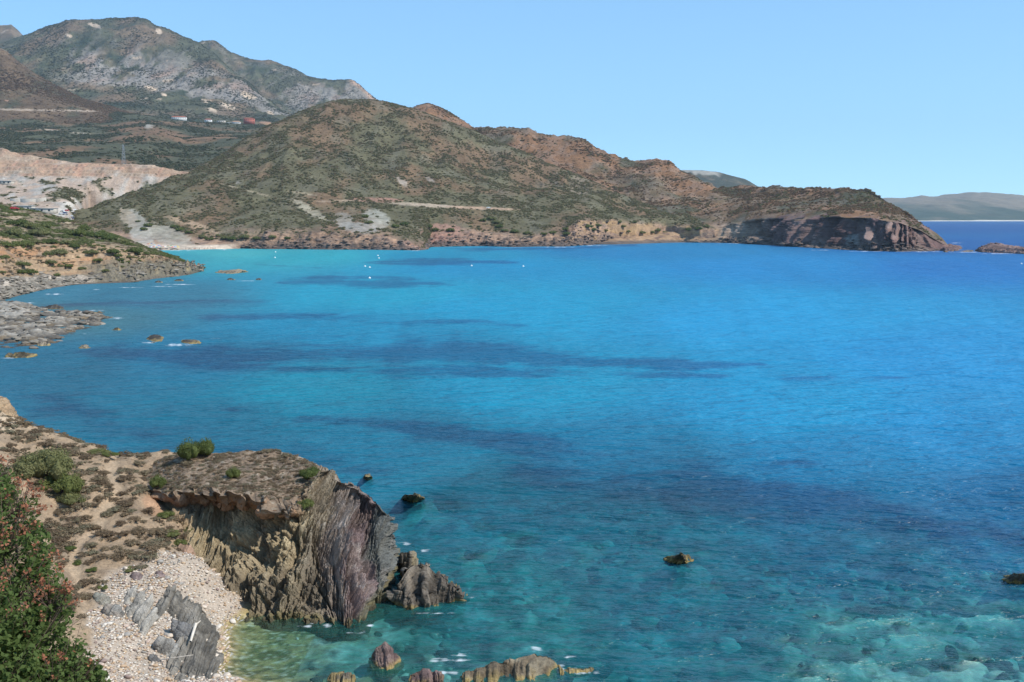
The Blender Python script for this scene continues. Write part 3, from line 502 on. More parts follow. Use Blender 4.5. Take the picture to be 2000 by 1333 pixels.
# tufted relief of the dry slope
n_a = fbm(GX / 2.2, GY / 2.2, 4, 210); n_b = fbm(GX / .6, GY / .6, 3, 211)
beach_n = .5 * fbm(GX / 2, GY / 2, 3, 212)
bq = np.maximum((180 - gpx) / 60, np.maximum((1085 + .0 * gpx - gpy) / 40, (gpx - 470) / 20)) + beach_n
bpoly = sst(.15, -.15, np.maximum(bq, (1150 - .36 * (gpx - 150) - gpy) / 40 + beach_n)) * (GY > 48) * (GY < 72)
pathm = np.zeros_like(GX)
pth = [(225, 890), (215, 930), (235, 960), (205, 1000), (190, 1035), (160, 1060), (145, 1090), (150, 1130), (165, 1165), (170, 1200)]
for (a, b), (c_, d_) in zip(pth[:-1], pth[1:]):
    vx, vy = c_ - a, d_ - b; t = np.clip(((gpx - a) * vx + (gpy - b) * vy) / (vx * vx + vy * vy), 0, 1)
    pathm = np.maximum(pathm, sst(17, 7, np.hypot(gpx - a - t * vx, (gpy - b - t * vy) * 1.3) + 8 * n_a) * (GY > 50))
c = np.ones(G.shape) * np.array((.33, .235, .15)); c = mixc(c, (.23, .165, .11), sst(-.1, .35, n_a) * .8); c = mixc(c, (.23, .175, .12), sst(.05, .4, n_b + .3 * n_a) * .6)
c = mixc(c, (.48, .37, .255), sst(70, 20, gpx + 40 * n_a) * sst(870, 840, gpy) * .9); c = mixc(c, (.44, .325, .215), pathm * .6)
c = mixc(c, (.38, .22, .13), sst(1.2, .7, ((gpx - 320) / 40)**2 + ((gpy - 985) / 30)**2 + n_a) * .7)
c = mixc(c, (.40, .33, .26), bpoly); c = mixc(c, (.36, .28, .13), sst(.5, .1, GH) * (GY > 45)); c = mixc(c, (.15, .14, .07), sst(20, 14, GY) * .6); mt_ = fbm(GX / .55, GY / .8, 3, 222); sh_ = sst(.25, -.05, GH) * (GY > 45); c = c * (1 - sh_[..., None]) + mixc(mixc(np.ones(c.shape) * np.array((.34, .26, .11)), (.12, .12, .05), sst(-.15, .2, mt_ + .8 * fbm(GX / 2.2, GY / 2.6, 3, 223))), (.50, .43, .30), sst(.15, .35, fbm(GX / .35, GY / .4, 2, 224))) * sh_[..., None]; uw = sst(-.9, -1.6, GH) * (GY > 45); c = c * (1 - uw[..., None]) + (np.array((.16, .17, .125)) * (1 + .8 * fbm(GX / 2, GY / 3, 3, 221))[..., None]) * uw[..., None]
G[..., 2] += (.16 * np.maximum(0, n_b) + .35 * np.maximum(-.3, ridged(GX / 3.2, GY / 6, 3, 213)) * sst(50, 60, GY)) * (1 - pathm) * (1 - bpoly) * sst(1.0, 2.5, GH); GH = G[..., 2]
bm = bpoly > .5
def face_split(G, m, C, nm, mat, keep, **kw):
    nr, nc = G.shape[:2]; fc = grid_faces(nr, nc); k = m.ravel()[fc].all(1); fc = fc[k if keep else ~k]
    u, inv = np.unique(fc, return_inverse=True); me = raw_mesh(nm, G.reshape(-1, 3)[u], inv.reshape(fc.shape), 4); setcol(me, C.reshape(-1, 3)[u]); smooth(me); return link(nm, me, mat, **kw)
GROUND_PLACEHOLDER = 0
GROUND = face_split(G, bm, c, "ground_slope", M_soil, False, kind="structure")
BEACH = face_split(G, bm, c, "pebble_beach", M_soil, True, kind="structure")
# sea floor
B = np.stack([BX, BY, BHs], -1); n_a = fbm(BX / 3.5, BY / 5, 4, 220); n_b = fbm(BX / 1.1, BY / 1.6, 4, 221)
def bedcol(n_a, n_b):
    c = np.ones(n_a.shape + (3,)) * np.array((.22, .235, .18)); c = mixc(c, (.50, .50, .41), sst(.0, .35, n_a + .5 * n_b)); return mixc(c, (.03, .04, .04), sst(.0, .3, n_b - n_a * .6) * .85)
c = bedcol(n_a, n_b)
c = mixc(c, (.34, .27, .12), sst(-1.1, -.4, BH + .4 * n_b) * sst(-3, -8, BX) * sst(.25, -.2, n_b)); c = mixc(c, (.52, .50, .38), BR * sst(-.3, .2, n_b + .15) * .95)
c = mixc(c, (.40, .30, .2), sst(.2, .8, BH) * (BY < 60)); 
grid_obj("seabed", B, M_bed, c, kind="structure")
# ------------------------------------------------------------------ the sea surface
rows = np.concatenate([np.arange(1345, 1000, -2.4), np.arange(1000, 600, -1.9), np.arange(600, 440, -1.0), np.arange(440, 424.5, -.5), [424.2, 423.9, 423.7, 423.5]])
_d = ray(1000, rows); YR = -H / _d[2] * _d[1]; YR[0] = 16; YR = np.concatenate([YR, [60000]])
ac = np.linspace(-.62, .60, 620); SX = ac[None] * YR[:, None]; SY = np.broadcast_to(YR[:, None], SX.shape); spx, spy = proj(SX, SY, SX * 0)
WC = [(600, 500, (52, 160, 192)), (450, 497, (84, 168, 190)), (330, 500, (60, 150, 180)), (700, 580, (34, 150, 198)), (850, 500, (30, 138, 190)), (1000, 520, (28, 138, 200)), (1250, 495, (26, 122, 190)), (1500, 520, (30, 130, 206)), (1900, 520, (26, 108, 192)), (1900, 445, (20, 78, 158)), (1900, 480, (20, 84, 165)), (1000, 600, (30, 148, 206)), (1500, 620, (36, 148, 218)), (1900, 700, (34, 138, 212)), (300, 580, (66, 116, 152)), (100, 620, (80, 112, 135)), (100, 720, (44, 102, 140)), (400, 700, (38, 110, 155)), (700, 640, (30, 132, 185)), (600, 760, (25, 128, 168)), (1000, 760, (26, 140, 192)), (1500, 790, (30, 142, 206)), (1900, 850, (30, 132, 202)), (400, 830, (34, 104, 142)), (800, 850, (28, 110, 152)), (1200, 880, (24, 114, 165)), (1650, 920, (28, 126, 190)), (900, 960, (34, 112, 150)), (1200, 1030, (34, 106, 145)), (1950, 1000, (26, 110, 176)), (1300, 1150, (36, 110, 148)), (1700, 1120, (30, 102, 152)), (1000, 1200, (40, 120, 145)), (1700, 1280, (52, 126, 150)), (650, 1280, (50, 116, 118)), (460, 1280, (120, 110, 70))]
def s2l(v): v = np.asarray(v, float) / 255; return np.where(v < .04045, v / 12.92, ((v + .055) / 1.055)**2.4)
wp = np.array([(W(a, b)[0] / W(a, b)[1], math.log(W(a, b)[1])) for a, b, _ in WC]); wc = s2l([q[2] for q in WC])
U = SX / SY; V = np.log(SY); num = 0; den = 0
for i in range(len(WC)):
    w_ = 1 / (((U - wp[i, 0]) / .16)**2 + ((V - wp[i, 1]) / .30)**2 + .03)**2; num = num + w_[..., None] * wc[i]; den = den + w_
wcol = num / den[..., None] * WATER_GAIN
# meadows of seagrass on the bottom: polylines (px, py, half height px)
GRASS = [([(560, 552, 4), (640, 548, 9), (740, 550, 11), (850, 556, 7)], .8), ([(710, 513, 2), (800, 512, 6), (900, 512, 5), (1000, 513, 3)], .9), ([(500, 516, 3), (560, 522, 3), (620, 524, 2)], .5), ([(900, 487, 4), (1100, 486, 4), (1250, 479, 2)], .7),
         ([(420, 620, 8), (600, 618, 10), (760, 630, 9), (900, 628, 4), (1040, 636, 3)], .6), ([(200, 690, 16), (450, 700, 20), (650, 690, 22), (820, 680, 24), (980, 690, 20), (1150, 706, 16), (1350, 716, 9), (1480, 712, 4)], .75), ([(560, 722, 8), (800, 722, 12), (1000, 728, 10), (1200, 732, 8), (1380, 736, 5)], .8), ([(1550, 738, 9), (1640, 732, 10), (1740, 738, 5)], .6),
         ([(440, 800, 6), (520, 795, 7), (560, 794, 3)], .7), ([(600, 818, 8), (760, 826, 12), (880, 846, 16), (1000, 868, 20), (1120, 884, 22), (1300, 905, 20), (1450, 905, 15), (1580, 908, 8)], .8), ([(1100, 930, 24), (1250, 940, 36), (1400, 960, 36), (1560, 985, 34), (1700, 1008, 30), (1850, 1035, 26), (2050, 1070, 24)], .9), ([(100, 790, 20), (300, 860, 30), (560, 900, 26), (760, 920, 14)], .5), ([(60, 600, 8), (250, 595, 12), (420, 590, 12), (560, 590, 6)], .5), ([(1560, 1185, 12), (1700, 1180, 8), (1840, 1178, 8)], .6), ([(1480, 1220, 30), (1500, 1260, 20)], .4), ([(1150, 1130, 20), (1350, 1190, 24), (1500, 1180, 14)], .4)]
gm = np.zeros_like(SX); sc_ = SY / 60.
wxn = spx + 26 * fbm(SX / (7 * np.sqrt(sc_) * 3), SY / 26, 4, 230) * 2; hn = fbm(SX / (2.2 * sc_**.6), SY / (5.5 * sc_**.8), 4, 231); hl = fbm(SX / (9 * sc_**.55), SY / (17 * sc_**.75), 4, 232)
for pl, k in GRASS:
    pl = np.array(pl, float)
    for i in range(len(pl) - 1):
        a, b = pl[i], pl[i + 1]; v = b[:2] - a[:2]; t = ((wxn - a[0]) * v[0] + (spy - a[1]) * v[1]) / (v @ v); e = np.clip(t, 0, 1)
        hw = a[2] + (b[2] - a[2]) * e; d = np.hypot((spy - a[1] - e * v[1]) / hw, (wxn - a[0] - e * v[0]) / (hw * 4))
        gm = np.maximum(gm, k * sst(2.3, 0, d + .35 * hn + .9 * hl))
wcol = wcol * (1 + .12 * hl[..., None] + .06 * hn[..., None])
# depth near the cove
dep = np.where(SX < -12, -bil(GH, -60, GDX, -10, GDY, SX, SY), -bil(BH, -13.2, BDX, -10, BDY, SX, SY))
dep = np.where((SY > 150) | (SX < -58) | (SX > 92), 9, np.maximum(dep, 0))
far_ = np.maximum(sst(95, 140, SY), np.maximum(sst(70, 92, SX), sst(-48, -58, SX) * 0)); yf = 90 + 45 * sst(-13, 12, SX); far_ = np.maximum(far_, sst(0, 1, (SY - yf + 2) / 12)); dep = dep * (1 - far_) + 9 * far_
alpha = 1 - np.exp(-.33 * dep); alpha = np.where(dep > 8.5, 1, alpha)
tint = np.exp(-dep[..., None] * np.array((.80, .15, .08)))
# white water along the shores
FO = [(1600, 489, 30, .6), (1690, 491.3, 50, .8), (1800, 492.3, 60, .8), (1858, 488, 22, 1.2), (1862, 481, 22, 1.0), (1868, 475, 14, .9), (1890, 493, 40, .7), (1950, 496, 50, .7), (1705, 487, 9, 2.2), (1090, 483, 40, .7), (1000, 483.5, 40, .6), (1160, 480, 40, .7), (1240, 476.5, 30, .6), (1330, 474.5, 40, .6), (1430, 476, 30, .5), (812, 490, 16, .7), (440, 488.3, 16, .9), (350, 490, 50, .5), (350, 556, 34, 1.3), (320, 560, 30, .8), (250, 562, 34, .6), (190, 566, 9, 1.2), (105, 575, 20, 2), (60, 592, 14, 1.2), (190, 607, 20, 1.1), (228, 622, 16, 2.6), (165, 653, 9, 2), (352, 674, 34, 3.2), (420, 661, 18, 1), (290, 670, 16, 1.6), (405, 512, 5, 1), (480, 549, 30, .7), (15, 700, 16, 1.2),
      (772, 1085, 7, 24), (790, 1062, 20, 4), (830, 1076, 10, 4), (612, 1208, 12, 12), (638, 1222, 18, 4), (600, 1224, 22, 3), (725, 1222, 9, 3), (1045, 1268, 12, 8), (1110, 1284, 12, 4), (1130, 1312, 34, 8), (1098, 1304, 10, 10), (880, 1290, 44, 5), (870, 1314, 24, 6), (900, 1279, 18, 3), (700, 1236, 26, 3), (850, 1198, 40, 2), (920, 1168, 12, 2)]
fo = np.zeros_like(SX); fn = fbm(SX / (.5 * sc_**.75), SY / (.9 * sc_**.8), 4, 240)
for a, b, w_, h_ in FO:
    q = ((spx - a) / w_)**2 + ((spy - b) / h_)**2; m = q < 6
    fo[m] = np.maximum(fo[m], np.exp(-q[m] * 1.1))
shore = sst(.14, .0, dep) * (SY < 90) * .45
fo = np.maximum(fo * .8, shore); fo = np.clip(fo * (1 + 1.3 * fn), 0, 1)
me = raw_mesh("sea", np.stack([SX, SY, SX * 0], -1).reshape(-1, 3), grid_faces(*SX.shape), 4)
setcol(me, wcol); setcol(me, tint, "Tint"); setf(me, alpha, "Opacity"); setf(me, fo, "Foam"); setf(me, gm, "Grass"); smooth(me)
m, nt, b = new_mat("sea_water"); nt.nodes.remove(b)
at = lambda n: N(nt, "ShaderNodeAttribute", attribute_name=n)
def wave(scale, stretch, rot, detail=3):
    tc = N(nt, "ShaderNodeTexCoord"); mp = N(nt, "ShaderNodeMapping"); mp.inputs["Scale"].default_value = (scale * stretch, scale, scale); mp.inputs["Rotation"].default_value = (0, 0, rot)
    nz = N(nt, "ShaderNodeTexNoise"); nz.inputs["Scale"].default_value = 1; nz.inputs["Detail"].default_value = detail; nz.inputs["Distortion"].default_value = .3
    nt.links.new(tc.outputs["Object"], mp.inputs[0]); nt.links.new(mp.outputs[0], nz.inputs[0]); return nz.outputs["Fac"]
def mth(op, a, b_):
    n = N(nt, "ShaderNodeMath", operation=op)
    for i, v in enumerate((a, b_)):
        if isinstance(v, (int, float)): n.inputs[i].default_value = v
        else: nt.links.new(v, n.inputs[i])
    return n.outputs[0]
hgt = mth('ADD', mth('MULTIPLY', wave(.09, .5, .25), 2.2), mth('ADD', mth('MULTIPLY', wave(.45, .45, -.12, 4), .95), mth('MULTIPLY', wave(1.5, .5, .3, 4), .36)))
bp = N(nt, "ShaderNodeBump"); bp.inputs["Strength"].default_value = 1.0; bp.inputs["Distance"].default_value = WAVE; nt.links.new(hgt, bp.inputs["Height"])
gnz = mth('ADD', mth('MULTIPLY', wave(.05, .6, .1, 9), 1.0), mth('MULTIPLY', wave(.4, .6, .3, 6), .5))
msk = ramp(nt, mth('ADD', at("Grass").outputs["Fac"], mth('MULTIPLY', mth('SUBTRACT', gnz, .75), 2.2)), 0, 1, .30, .75)
gmix = N(nt, "ShaderNodeMix", data_type='RGBA'); nt.links.new(mth('MULTIPLY', msk, mth('MINIMUM', mth('MULTIPLY', at("Grass").outputs["Fac"], 1.6), .95)), gmix.inputs[0]); gmix.inputs[6].default_value = (1, 1, 1, 1); gmix.inputs[7].default_value = (.9, .52, .64, 1)
cm_ = N(nt, "ShaderNodeVectorMath", operation='MULTIPLY'); nt.links.new(at("Col").outputs["Color"], cm_.inputs[0]); nt.links.new(gmix.outputs[2], cm_.inputs[1])
df = N(nt, "ShaderNodeBsdfDiffuse"); nt.links.new(cm_.outputs[0], df.inputs[0]); nt.links.new(bp.outputs[0], df.inputs["Normal"])
tr = N(nt, "ShaderNodeBsdfTransparent"); nt.links.new(at("Tint").outputs["Color"], tr.inputs[0])
m1 = N(nt, "ShaderNodeMixShader"); nt.links.new(at("Opacity").outputs["Fac"], m1.inputs[0]); nt.links.new(tr.outputs[0], m1.inputs[1]); nt.links.new(df.outputs[0], m1.inputs[2])
gl = N(nt, "ShaderNodeBsdfGlossy"); gl.inputs["Roughness"].default_value = .3; nt.links.new(bp.outputs[0], gl.inputs["Normal"])
fr_ = N(nt, "ShaderNodeFresnel"); fr_.inputs[0].default_value = 1.33; nt.links.new(bp.outputs[0], fr_.inputs["Normal"])
m2 = N(nt, "ShaderNodeMixShader"); nt.links.new(mth('MINIMUM', mth('MULTIPLY', fr_.outputs[0], .7), .26), m2.inputs[0]); nt.links.new(m1.outputs[0], m2.inputs[1]); nt.links.new(gl.outputs[0], m2.inputs[2])
wd = N(nt, "ShaderNodeBsdfDiffuse"); wd.inputs[0].default_value = (.8, .83, .85, 1)
m3 = N(nt, "ShaderNodeMixShader"); nt.links.new(ramp(nt, mth('ADD', mth('MULTIPLY', at("Foam").outputs["Fac"], .56), mth('MULTIPLY', mth('MULTIPLY', wave(2.6, .6, .3, 8), 1.0), mth('MINIMUM', mth('MULTIPLY', at("Foam").outputs["Fac"], 8.0), 1.0))), 0, .75, .72, 1.08), m3.inputs[0]); nt.links.new(m2.outputs[0], m3.inputs[1]); nt.links.new(wd.outputs[0], m3.inputs[2])
nt.links.new(m3.outputs[0], nt.nodes["Material Output"].inputs[0])
SEA = link("sea", me, m, kind="structure")
# ------------------------------------------------------------------ the strata cliff beside the cove
def resample(pts, idx, k=0):
    p = np.asarray(pts, float); r = np.stack([np.interp(idx, np.arange(len(p)), p[:, a]) for a in range(3)], -1)
    if k: r = np.stack([smooth1(r[:, a], k) for a in range(3)], -1)
    return r
Bc = [P(268, 985, 75), P(325, 1030, 72.6), P(374, 1078, 69.6), P(386, 1120, 67.9), W(425, 1197, .35), W(470, 1214, -.1), W(540, 1222, -.1), W(600, 1218, -.1), W(645, 1231, -.1), W(690, 1237, -.1), W(721, 1222, -.1), W(727, 1190, -.1), W(757, 1183, -.1), W(768, 1125, -.1), W(777, 1060, -.1), (-9.5, 86, -.5), (-17, 91, -.5), (-25, 92, -.5), (-29, 92, -.5)]
Tc = [P(262, 945, 78), P(322, 964, 75), P(375, 964, 73.4), P(425, 965, 72.9), P(473, 966, 72.4), P(514, 980, 71.5), P(545, 993, 70.8), P(592, 990, 70.9), P(612, 935, 73.6), P(640, 908, 76.5), P(664, 938, 76), P(704, 949, 77), P(737, 984, 75.6), P(761, 1004, 76), P(769, 1016, 77.5), (-11.3, 82, 4.2), (-17.5, 85, 6.3), (-25, 86, 5.6), (-28, 87.5, 4)]
Cc = [P(275, 915, 83), P(320, 894, 82.5), P(350, 887, 82), P(400, 886, 81.5), P(440, 884, 81), P(490, 881, 81), P(530, 879, 81), P(565, 886, 80), P(600, 900, 79), P(636, 905, 78), P(660, 938, 77.3), P(702, 952, 77.9), P(735, 988, 77.1), P(757, 1007, 77.2), P(762, 1018, 78), P(720, 985, 79), P(600, 900, 80.3), P(450, 887, 82), P(350, 905, 84)]
rec = [.1, .6, 2.0, 2.4, 1.7, 1.0, .4, .05, 0, 0, 0, 0, 0, 0, 0, 0, 0, 0, 0]
Rc = []; Lc = []
for t_, r_ in zip(Tc, rec):
    v = np.array((-20.5, 80.)) - np.array(t_[:2]); v /= np.linalg.norm(v)
    Rc.append((t_[0] + v[0] * r_, t_[1] + v[1] * r_, t_[2] - (.35 + .55 * r_))); Lc.append((t_[0] + v[0] * r_ * .35, t_[1] + v[1] * r_ * .35, t_[2] - (.12 + .22 * min(r_, 2))))
idx = np.concatenate([np.linspace(0, 14, 620, endpoint=False), np.linspace(14, 18, 40)])
wob = np.stack([.45 * n1(idx * 2.6, 315) + .3 * n1(idx * 7, 316) + .15 * n1(idx * 19, 317), .5 * n1(idx * 2.3, 318) + .3 * n1(idx * 8, 319), .38 * n1(idx * 3.1, 325) + .22 * n1(idx * 9, 316)], -1) * (sst(8.2, 7.2, idx) * sst(.3, 1, idx))[:, None]
cv = [resample(q, idx, 12) + (wob if q_ in (2, 3) else 0) for q_, q in enumerate((Bc, Rc, Lc, Tc, Cc))]; T0_ = resample(Tc, idx, 12); cv.insert(4, T0_ + .16 * (cv[4] - T0_)); cv.insert(0, cv[0] - np.array((0, 0, 1.6)))
seg = [4, 130, 18, 12, 16, 60]; rowsP = []; tv = []
for k in range(6):
    for f in np.linspace(0, 1, seg[k], endpoint=(k == 5)): rowsP.append(cv[k] * (1 - f) + cv[k + 1] * f); tv.append(k + f)
G = np.array(rowsP); tv = np.array(tv)[:, None] * np.ones(G.shape[1])[None]
nn = grid_normals(G); 
ctr = np.array((-18., 79, 3)); flip = np.sign(((G - ctr) * nn)[1:100].sum(-1).mean()); nn = nn * flip
X, Y, Z = np.moveaxis(G, -1, 0); dip = .36 - .26 * sst(-13, -10, X); s = X * np.cos(dip) - Z * np.sin(dip) + .10 * (Y - 70) + .25 * fbm(X / 4, Z / 4, 3, 301); l = X * np.sin(dip) + Z * np.cos(dip) + .3 * Y
d, shd = slabs(s, l); d3, sh3 = slabs(s * 1.0 + .07 * fbm(X / .8, Z / .8, 2, 327), l, (.3, .13), (.16, .09), 326); d = d + d3; shd = .75 * shd + .4 * sh3; face = sst(.8, 1.05, tv) * sst(2.15, 1.9, tv)
hard = sst(-23, -20, X) ; big = .75 * fbm(X / 2.6, (Z + Y * .4) / 2.0, 4, 302) - .35 * sst(.25, .5, ridged(X / 5, (Z + .6 * X) / 2.2, 3, 329))
d = 1.35 * d * (.35 + .65 * hard) * (1 - .05 * sst(-12.5, -10, X)) + big * (1 - .3 * sst(-11.5, -9.5, X)) + .2 * fbm3(X * 1.6, Y * 1.6, Z * 1.6, 4, 303)
top = sst(2.9, 3.3, tv); lip = sst(2, 2.3, tv) * (1 - top)
dt = .22 * fbm(X / 1.8, Y / 1.8, 4, 304) + .06 * np.maximum(0, fbm(X / .45, Y / .45, 3, 305)) + .3 * d * sst(-15.2, -14, X)
dl = .75 * fbm3(X / 1.1, Y / 1.1, Z / 1.1, 4, 306) + .14 * n1(Z / .28 + n1(X / 2, 3), 307)
G = G + nn * (d * face + dl * lip)[..., None]; G[..., 2] += dt * top
soil = np.ones(G.shape) * np.array((.255, .18, .12)); a_ = fbm(X / 1.6, Y / 1.6, 4, 308); soil = mixc(soil, (.19, .14, .10), sst(-.1, .3, a_)); soil = mixc(soil, (.34, .29, .22), sst(.1, .4, fbm(X / .5, Y / .5, 3, 309)) * .7); soil = mixc(soil, (.36, .21, .12), lip * .8)
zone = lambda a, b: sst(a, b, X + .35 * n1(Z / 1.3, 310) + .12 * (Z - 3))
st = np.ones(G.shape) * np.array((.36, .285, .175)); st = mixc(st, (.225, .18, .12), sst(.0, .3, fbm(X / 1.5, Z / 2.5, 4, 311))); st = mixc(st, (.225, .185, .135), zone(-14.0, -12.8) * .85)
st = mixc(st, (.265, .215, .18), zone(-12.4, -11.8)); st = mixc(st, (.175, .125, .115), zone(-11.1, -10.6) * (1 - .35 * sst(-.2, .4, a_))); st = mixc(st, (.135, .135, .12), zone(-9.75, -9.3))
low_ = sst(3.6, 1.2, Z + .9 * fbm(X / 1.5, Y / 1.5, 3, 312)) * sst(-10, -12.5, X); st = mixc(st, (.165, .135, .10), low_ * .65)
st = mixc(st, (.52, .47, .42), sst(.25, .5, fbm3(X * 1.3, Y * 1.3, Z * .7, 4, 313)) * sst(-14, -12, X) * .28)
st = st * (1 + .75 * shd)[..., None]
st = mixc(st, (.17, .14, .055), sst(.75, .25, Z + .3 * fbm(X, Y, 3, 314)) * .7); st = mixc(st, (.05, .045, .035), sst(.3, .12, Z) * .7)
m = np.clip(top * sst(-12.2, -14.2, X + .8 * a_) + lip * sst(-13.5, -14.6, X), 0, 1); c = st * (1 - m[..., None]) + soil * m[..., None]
m2 = sst(-21.2, -22.6, X) * sst(2.2, 1.8, tv); c = mixc(c, (.27, .19, .115), m2 * .85)
PROM = Layer(); PROM.G = G; PROM.X, PROM.Y, PROM.Z = np.moveaxis(G, -1, 0); PROM.px, PROM.py = proj(*np.moveaxis(G, -1, 0))
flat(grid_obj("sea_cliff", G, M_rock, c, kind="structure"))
# ------------------------------------------------------------------ free-standing rocks
def rock(name, base, ridge, seed, cols, label, group=None, dipv=.25, rows=64, nt=300, amp=.6, p=1.0, algae=True, ws=(.7, .3, .12), ky=.1, mat=None):
    """closed outline at the waterline lofted to a ridge line; strata fins displace it"""
    base = np.array(base, float); rg = np.array(ridge, float); cyc = np.concatenate([base, base[:1]]); ic = np.linspace(0, len(base), nt, endpoint=False)
    b = resample(cyc, ic); b = np.stack([np.convolve(np.concatenate([b[-8:, a], b[:, a], b[:8, a]]), np.ones(17) / 17, 'valid') for a in range(3)], -1)
    # nearest ridge point for each outline point
    tt = np.linspace(0, len(rg) - 1, 80); rp = resample(rg, tt) if len(rg) > 1 else np.repeat(rg, 80, 0)
    j = np.argmin(((b[:, None, :2] - rp[None, :, :2])**2).sum(-1), 1).astype(float); j = np.convolve(np.concatenate([j[-6:], j, j[:6]]), np.ones(13) / 13, 'valid') if len(rg) > 1 else j
    r = np.stack([np.interp(j, np.arange(80), rp[:, a]) for a in range(3)], -1)
    f = np.concatenate([[-.25], np.linspace(0, 1, rows)]); zz = np.where(f < 0, f, f**p); Gr = b[None] + (r - b)[None] * np.clip(f, -.1, 1)[:, None, None]
    Gr[..., 2] = b[None, :, 2] + (r - b)[None, :, 2] * zz[:, None]
    n = grid_normals(np.concatenate([Gr[:, -1:], Gr, Gr[:, :1]], 1))[:, 1:-1]; cc = Gr.mean((0, 1)); n = n * np.sign(((Gr - cc) * n)[2:rows // 2].sum())
    X, Y, Z = np.moveaxis(Gr, -1, 0); s = X * math.cos(dipv) - Z * math.sin(dipv) + ky * Y; l = X * math.sin(dipv) + Z * math.cos(dipv) + .3 * Y
    d, sh = slabs(s + .1 * fbm(X, Z, 2, seed), l, ws, (.4 * amp, .24 * amp, .11 * amp), seed); d = d + .3 * amp * fbm3(X / 1.1, Y / 1.1, Z / 1.1, 4, seed + 5)
    w = (1 - .55 * np.clip(f, 0, 1)**3)[:, None]; Gr = Gr + n * (d * w)[..., None]
    c = np.ones(Gr.shape) * np.array(cols[0]); c = mixc(c, cols[1], sst(-.2, .3, fbm3(X * .9, Y * .9, Z * .9, 3, seed + 6))); c = c * (1 + 1.1 * sh)[..., None]
    z0 = b[:, 2].mean()
    if algae:
        c = mixc(c, (.33, .24, .09), sst(.42, .12, Z - z0 + .25 * fbm(X * 1.5, Y * 1.5, 3, seed + 8)) * .8); c = mixc(c, (.06, .05, .035), sst(.12, .0, Z - z0) * .7)
    o = Vector((float(b[:, 0].mean()), float(b[:, 1].mean()), float(z0))); Gr = Gr - np.array(o)
    me = raw_mesh(name, Gr.reshape(-1, 3), grid_faces(*Gr.shape[:2], wrap=True), 4); setcol(me, c)
    return link(name, me, mat or M_rock, label=label, cat="rock", group=group, loc=o)
def wl(pts, h=-.15): return [W(a, b, h) for a, b in pts]
DK = ((.115, .098, .08), (.19, .16, .125)); PU = ((.14, .095, .085), (.20, .145, .125)); OC = ((.20, .15, .07), (.09, .075, .05)); GY_ = ((.19, .175, .15), (.27, .245, .205))
rock("sea_stack", wl([(760, 1158), (768, 1180), (795, 1193), (840, 1195), (880, 1186), (914, 1168), (900, 1152), (860, 1128), (820, 1118), (785, 1128)]), [P(776, 1142, 69.0), P(800, 1110, 70), P(822, 1097, 70.2), P(848, 1116, 70), P(880, 1142, 69.6), P(905, 1162, 69.2)], 320, DK, "pointed dark strata sea stack standing beside the cliff foot", dipv=.1, amp=1.0, nt=360, rows=70, ws=(.6, .24, .1))
rock("sea_rock", wl([(772, 1105), (780, 1122), (800, 1126), (818, 1112), (812, 1092), (790, 1088)]), [P(785, 1080, 75), P(800, 1079, 75)], 321, ((.13, .11, .085), (.2, .16, .10)), "small blunt brown rock wedged between the cliff and the pointed sea stack", dipv=.1, amp=.5, p=.7)
rock("sea_rock", wl([(716, 1288), (724, 1308), (750, 1316), (775, 1310), (784, 1294), (776, 1278), (745, 1270), (724, 1276)]), [P(738, 1262, 60.2), P(752, 1253, 60.4), P(764, 1262, 60.2)], 322, PU, "rounded purple-brown boulder alone in the shallow green cove water", dipv=-.25, amp=.45, p=.75)
rock("sea_rock", wl([(884, 1326), (900, 1345), (960, 1345), (1040, 1340), (1100, 1330), (1102, 1306), (1060, 1296), (980, 1304), (930, 1312)]), [P(905, 1312, 57.6), P(945, 1302, 58.2), P(990, 1290, 58.6), P(1045, 1278, 59.2), P(1075, 1283, 59.2), P(1090, 1298, 59)], 323, ((.16, .125, .085), (.22, .185, .13)), "long low brown rock ridge lying in the water at the picture's bottom edge", dipv=.3, amp=.6, nt=420, p=.7)
rock("sea_rock", wl([(786, 1335), (800, 1360), (850, 1365), (885, 1355), (872, 1335), (830, 1325)]), [P(800, 1318, 57.3), P(825, 1308, 57.6), P(850, 1312, 57.4)], 324, PU, "jagged purple rock cut by the bottom edge beside the long brown ridge", dipv=.2, amp=.6, p=.8)
rock("sea_rock", wl([(632, 1335), (650, 1350), (690, 1350), (698, 1335), (670, 1320), (645, 1322)]), [P(650, 1316, 57.6), P(672, 1310, 57.8)], 325, DK, "dark rock cut by the bottom edge nearest the pebbly shallows", dipv=.2, amp=.5, p=.8)
rock("sea_rock", wl([(1096, 1310), (1110, 1322), (1150, 1318), (1158, 1308), (1130, 1300), (1106, 1302)], -.05), [P(1110, 1304, 58.3), P(1140, 1306, 58.2)], 326, GY_, "flat foam-washed ledge off the end of the long brown ridge", amp=.25)
rock("sea_rock", wl([(780, 976), (795, 981), (820, 980), (832, 975), (815, 969), (790, 969)], -.05), [P(792, 968, 90), P(815, 969, 90)], 327, OC, "small ochre weed-covered rock in the water right of the cliff top", amp=.5, p=.9, ws=(.5, .2, .1))
rock("sea_rock", wl([(1300, 1095), (1318, 1103), (1345, 1104), (1354, 1096), (1340, 1086), (1312, 1085)], -.05), [P(1312, 1086, 76), P(1330, 1081, 76.3), P(1342, 1088, 76)], 328, OC, "dark rock with ochre rim alone in the middle of the near water", amp=.6, p=1.1, ws=(.5, .2, .1))
rock("sea_rock", wl([(1950, 1133), (1970, 1142), (2030, 1142), (2040, 1130), (2000, 1124), (1965, 1124)], -.05), [P(1962, 1125, 72.2), P(1985, 1121, 72.4), P(2020, 1122, 72.4)], 329, DK, "dark knobbly rock awash at the right edge of the picture", amp=.6, p=.9, ws=(.5, .2, .1))
